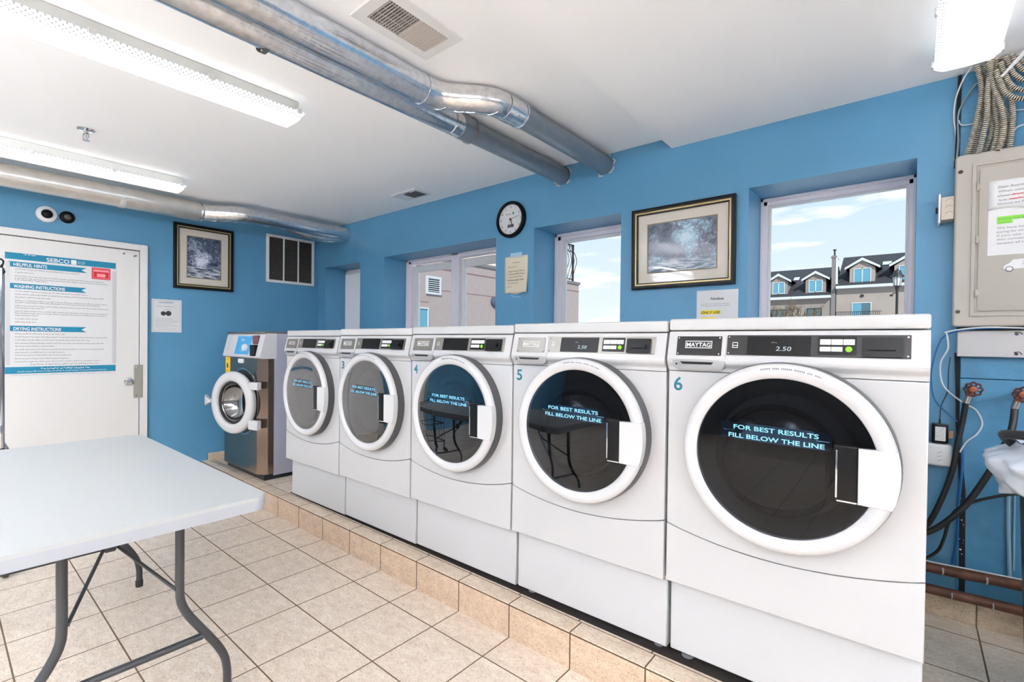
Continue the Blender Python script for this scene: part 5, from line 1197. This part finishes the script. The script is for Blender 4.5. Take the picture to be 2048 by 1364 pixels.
HY = 40
def house(name, label, x0, x1, eave, ridge, wallm, dorm, wins, sky, rails=()):
    t = thing(name, label, 'house', (0, HY, -1.6), group='grey row houses across the street'); g0 = 1.6
    bm = newbm(); box(bm, x0, x1, 0, 9, 0, eave+g0); obj('wall', bm, wallm, t, smooth=False)
    bm = newbm(); prism(bm, [(-.35, eave+g0), (4.2, ridge+g0), (9, eave+g0)], x0-.0, x1+.0, 'YZ'); obj('roof', bm, M_shingle, t, smooth=False)
    bm = newbm(); box(bm, x0, x1, -.40, -.0, eave+g0-.16, eave+g0+.02); pieces('eave_trim', bm, M_trimh, t, smooth=False)
    for (c, w, z0, z1, zp) in dorm:
        z0 += g0; z1 += g0; zp += g0
        bm = newbm(); prism(bm, [(c-w*.36, z0), (c+w*.36, z0), (c+w*.36, z1), (c, zp-.12), (c-w*.36, z1)], .12, 3.2, 'XZ'); dm = obj('dormer', bm, wallm, t, smooth=False)
        bm = newbm()
        for s in (-1, 1): prism(bm, [(c+s*w*.5, z1-.06), (c+s*w*.5, z1+.08), (c, zp+.06), (c, zp-.12)], -.08, .14, 'XZ')
        obj('gable_trim', bm, M_trimh, dm, smooth=False)
        bm = newbm()
        for s in (-1, 1): prism(bm, [(c+s*w*.52, z1+.06), (c+s*w*.52, z1+.11), (c, zp+.11), (c, zp+.05)], -.06, 3.4, 'XZ')
        obj('dormer_roof', bm, M_shingle, dm, smooth=False)
        ww = w*.25
        bm = newbm(); ring_frame(bm, c-ww, c+ww, z0+.04, z1-.0, .05, .08, .13); box(bm, c-.03, c+.03, .08, .12, z0+.04, z1); wf = obj('window', bm, M_trimh, dm, smooth=False)
        bm = newbm(); rect(bm, c-ww, c+ww, z0+.04, z1, .11); obj('pane', bm, M_hglass, wf, smooth=False)
    for (a, b, z0, z1, mm, pm) in wins:
        bm = newbm(); ring_frame(bm, a, b, z0+g0, z1+g0, .05, -.05, .02)
        if mm: box(bm, (a+b)/2-.025, (a+b)/2+.025, -.05, 0, z0+g0, z1+g0)
        wf = obj('window', bm, M_trimh if pm is M_hglass else M_iron, t, smooth=False)
        bm = newbm(); rect(bm, a+.05, (a+b)/2, z0+g0, z1+g0, -.02); obj('pane', bm, pm, wf, smooth=False)
        bm = newbm(); rect(bm, (a+b)/2, b-.05, z0+g0, z1+g0, -.02); obj('pane', bm, M_hglassd, wf, smooth=False)
    for (a, b, z) in sky:
        k = (ridge-eave)/4.55; y = (z-eave)/k-.35
        bm = newbm(); quad(bm, [(a, y-.25, z+g0-.25*k+.06), (b, y-.25, z+g0-.25*k+.06), (b, y+.25, z+g0+.25*k+.06), (a, y+.25, z+g0+.25*k+.06)]); obj('skylight', bm, M_trimh, t, smooth=False)
    for (a, b, z) in rails:
        bm = newbm(); box(bm, a, b, -.5, -.45, z+g0-.03, z+g0)
        for k in range(int((b-a)/.11)): box(bm, a+k*.11, a+k*.11+.03, -.5, -.47, z+g0-.8, z+g0)
        obj('balcony_rail', bm, M_iron, t, smooth=False)
    return t
h1 = house('row_house', 'lower grey row house with two gabled dormers, behind the bare tree', -10.6, -4.33, 4.70, 7.22, M_house, [(-7.56, 1.62, 4.95, 5.86, 6.42), (-5.27, 1.68, 4.95, 5.86, 6.42)],
      [(-8.3, -7.0, 2.3, 3.85, True, M_hglassd), (-5.75, -4.87, 2.3, 3.87, True, M_hglassd)], [(-6.98, -6.62, 6.25), (-6.32, -5.92, 6.25)])
h2 = house('row_house', 'taller grey row house with teal window and balcony rail, behind the street lamp', -4.05, 3.0, 5.28, 7.86, M_house2, [(-2.65, 1.90, 5.42, 6.45, 7.08), (-.30, 1.9, 5.42, 6.45, 7.08)],
      [(-3.18, -2.12, 2.4, 4.16, False, M_hglass)], [(-1.68, -1.2, 6.95)], rails=[(-4.0, -1.55, 3.55)])
bm = newbm(); lathe(bm, [(.10, -.06), (.10, .0)], (-2.63, HY-.0, 4.6), 'Y', 16); lathe(bm, [(0, -.06), (.10, -.06)], (-2.63, HY, 4.6), 'Y', 16)
o = obj('wall_vent', bm, M_iron); o.parent = h2; o.location = (0, -HY, 1.6)
ch = thing('chimney', 'narrow grey chimney with metal flue between the two row houses', 'chimney', (-4.19, HY-.1, -1.6))
bm = newbm(); box(bm, -.14, .10, 0, 1.2, 0, 9.03); box(bm, -.18, .14, -.04, 1.24, 8.86, 8.98); obj('stack', bm, mat('dark_grey_brick', (112, 108, 110), .85), ch, smooth=False)
bm = newbm(); lathe(bm, [(.05, 8.9), (.05, 9.42), (.10, 9.44), (.10, 9.50), (0, 9.54)], (-.03, .5, 0), 'Z', 12); obj('flue', bm, M_iron, ch)
bm = newbm(); box(bm, .10, .22, -.02, .1, 7.05, 8.9); obj('side_trim', bm, M_trimh, ch, smooth=False)

SL = thing('street_lamp', 'black lantern street lamp outside the large window, before the taller row house', 'street lamp', (-.29, 14, -1.6))
bm = newbm(); lathe(bm, [(.06, 0), (.06, .3), (.028, .4), (.024, 4.1), (.04, 4.16), (.045, 4.2)], (0, 0, 0), 'Z', 12); obj('post', bm, M_iron, SL)
bm = newbm(); lathe(bm, [(.062, 4.22), (.088, 4.42)], (0, 0, 0), 'Z', 8); obj('lantern_glass', bm, mat('lantern_glass', (196, 205, 210), .3), SL)
bm = newbm(); lathe(bm, [(.13, 4.42), (.125, 4.44), (.08, 4.49), (.06, 4.56), (.02, 4.58), (0, 4.62)], (0, 0, 0), 'Z', 16)
lathe(bm, [(0, 4.2), (.065, 4.20), (.065, 4.225)], (0, 0, 0), 'Z', 12)
for k in range(8): a = PI*k/4; tube(bm, [(.062*math.cos(a), .062*math.sin(a), 4.22), (.088*math.cos(a), .088*math.sin(a), 4.42)], .006, 5)
obj('lantern_frame', bm, M_iron, SL)
bm = newbm(); tube(bm, smooth_path([(0, 0, 4.08), (-.05, 0, 4.06), (-.09, 0, 4.03)], 4), .01, 6); box(bm, -.13, -.07, -.03, .03, 3.99, 4.03); obj('side_bracket', bm, M_iron, SL)

# bare tree
def branch(bm, p, d_, L, r, depth, rng):
    n = 4; pts = [p]; q = p.copy(); dd = d_.copy()
    for i in range(n):
        dd = (dd+Vector((rng.uniform(-.16, .16), rng.uniform(-.16, .16), rng.uniform(-.04, .12)))).normalized(); q = q+dd*L/n; pts.append(q.copy())
    tube(bm, pts, [r*(1-.55*i/n) for i in range(n+1)], 5, caps=False)
    if depth > 0:
        for k in range(3 if depth > 1 else 4):
            a = rng.uniform(0, 2*PI); t = pts[rng.choice((2, 3, 4))]
            nd = (dd*.8+Vector((math.cos(a), math.sin(a), .25))*rng.uniform(.35, .7)).normalized(); branch(bm, t, nd, L*rng.uniform(.55, .72), max(.011, r*.6), depth-1, rng)
tr = thing('bare_tree', 'leafless tree seen through the large window in front of the lower row house', 'tree', (-4.75, 28, -1.6))
bm = newbm(); rng = random.Random(11)
tube(bm, [(0, 0, 0), (.03, 0, 1.6), (0, 0, 3.45)], [.14, .11, .09], 10); obj('trunk', bm, M_bark, tr)
bm = newbm()
for k in range(9):
    a = 2*PI*k/9; branch(bm, Vector((0, 0, 3.35)), Vector((math.cos(a)*.85, math.sin(a)*.6, .62)).normalized(), .98, .05, 3, rng)
obj('branches', bm, M_bark, tr)
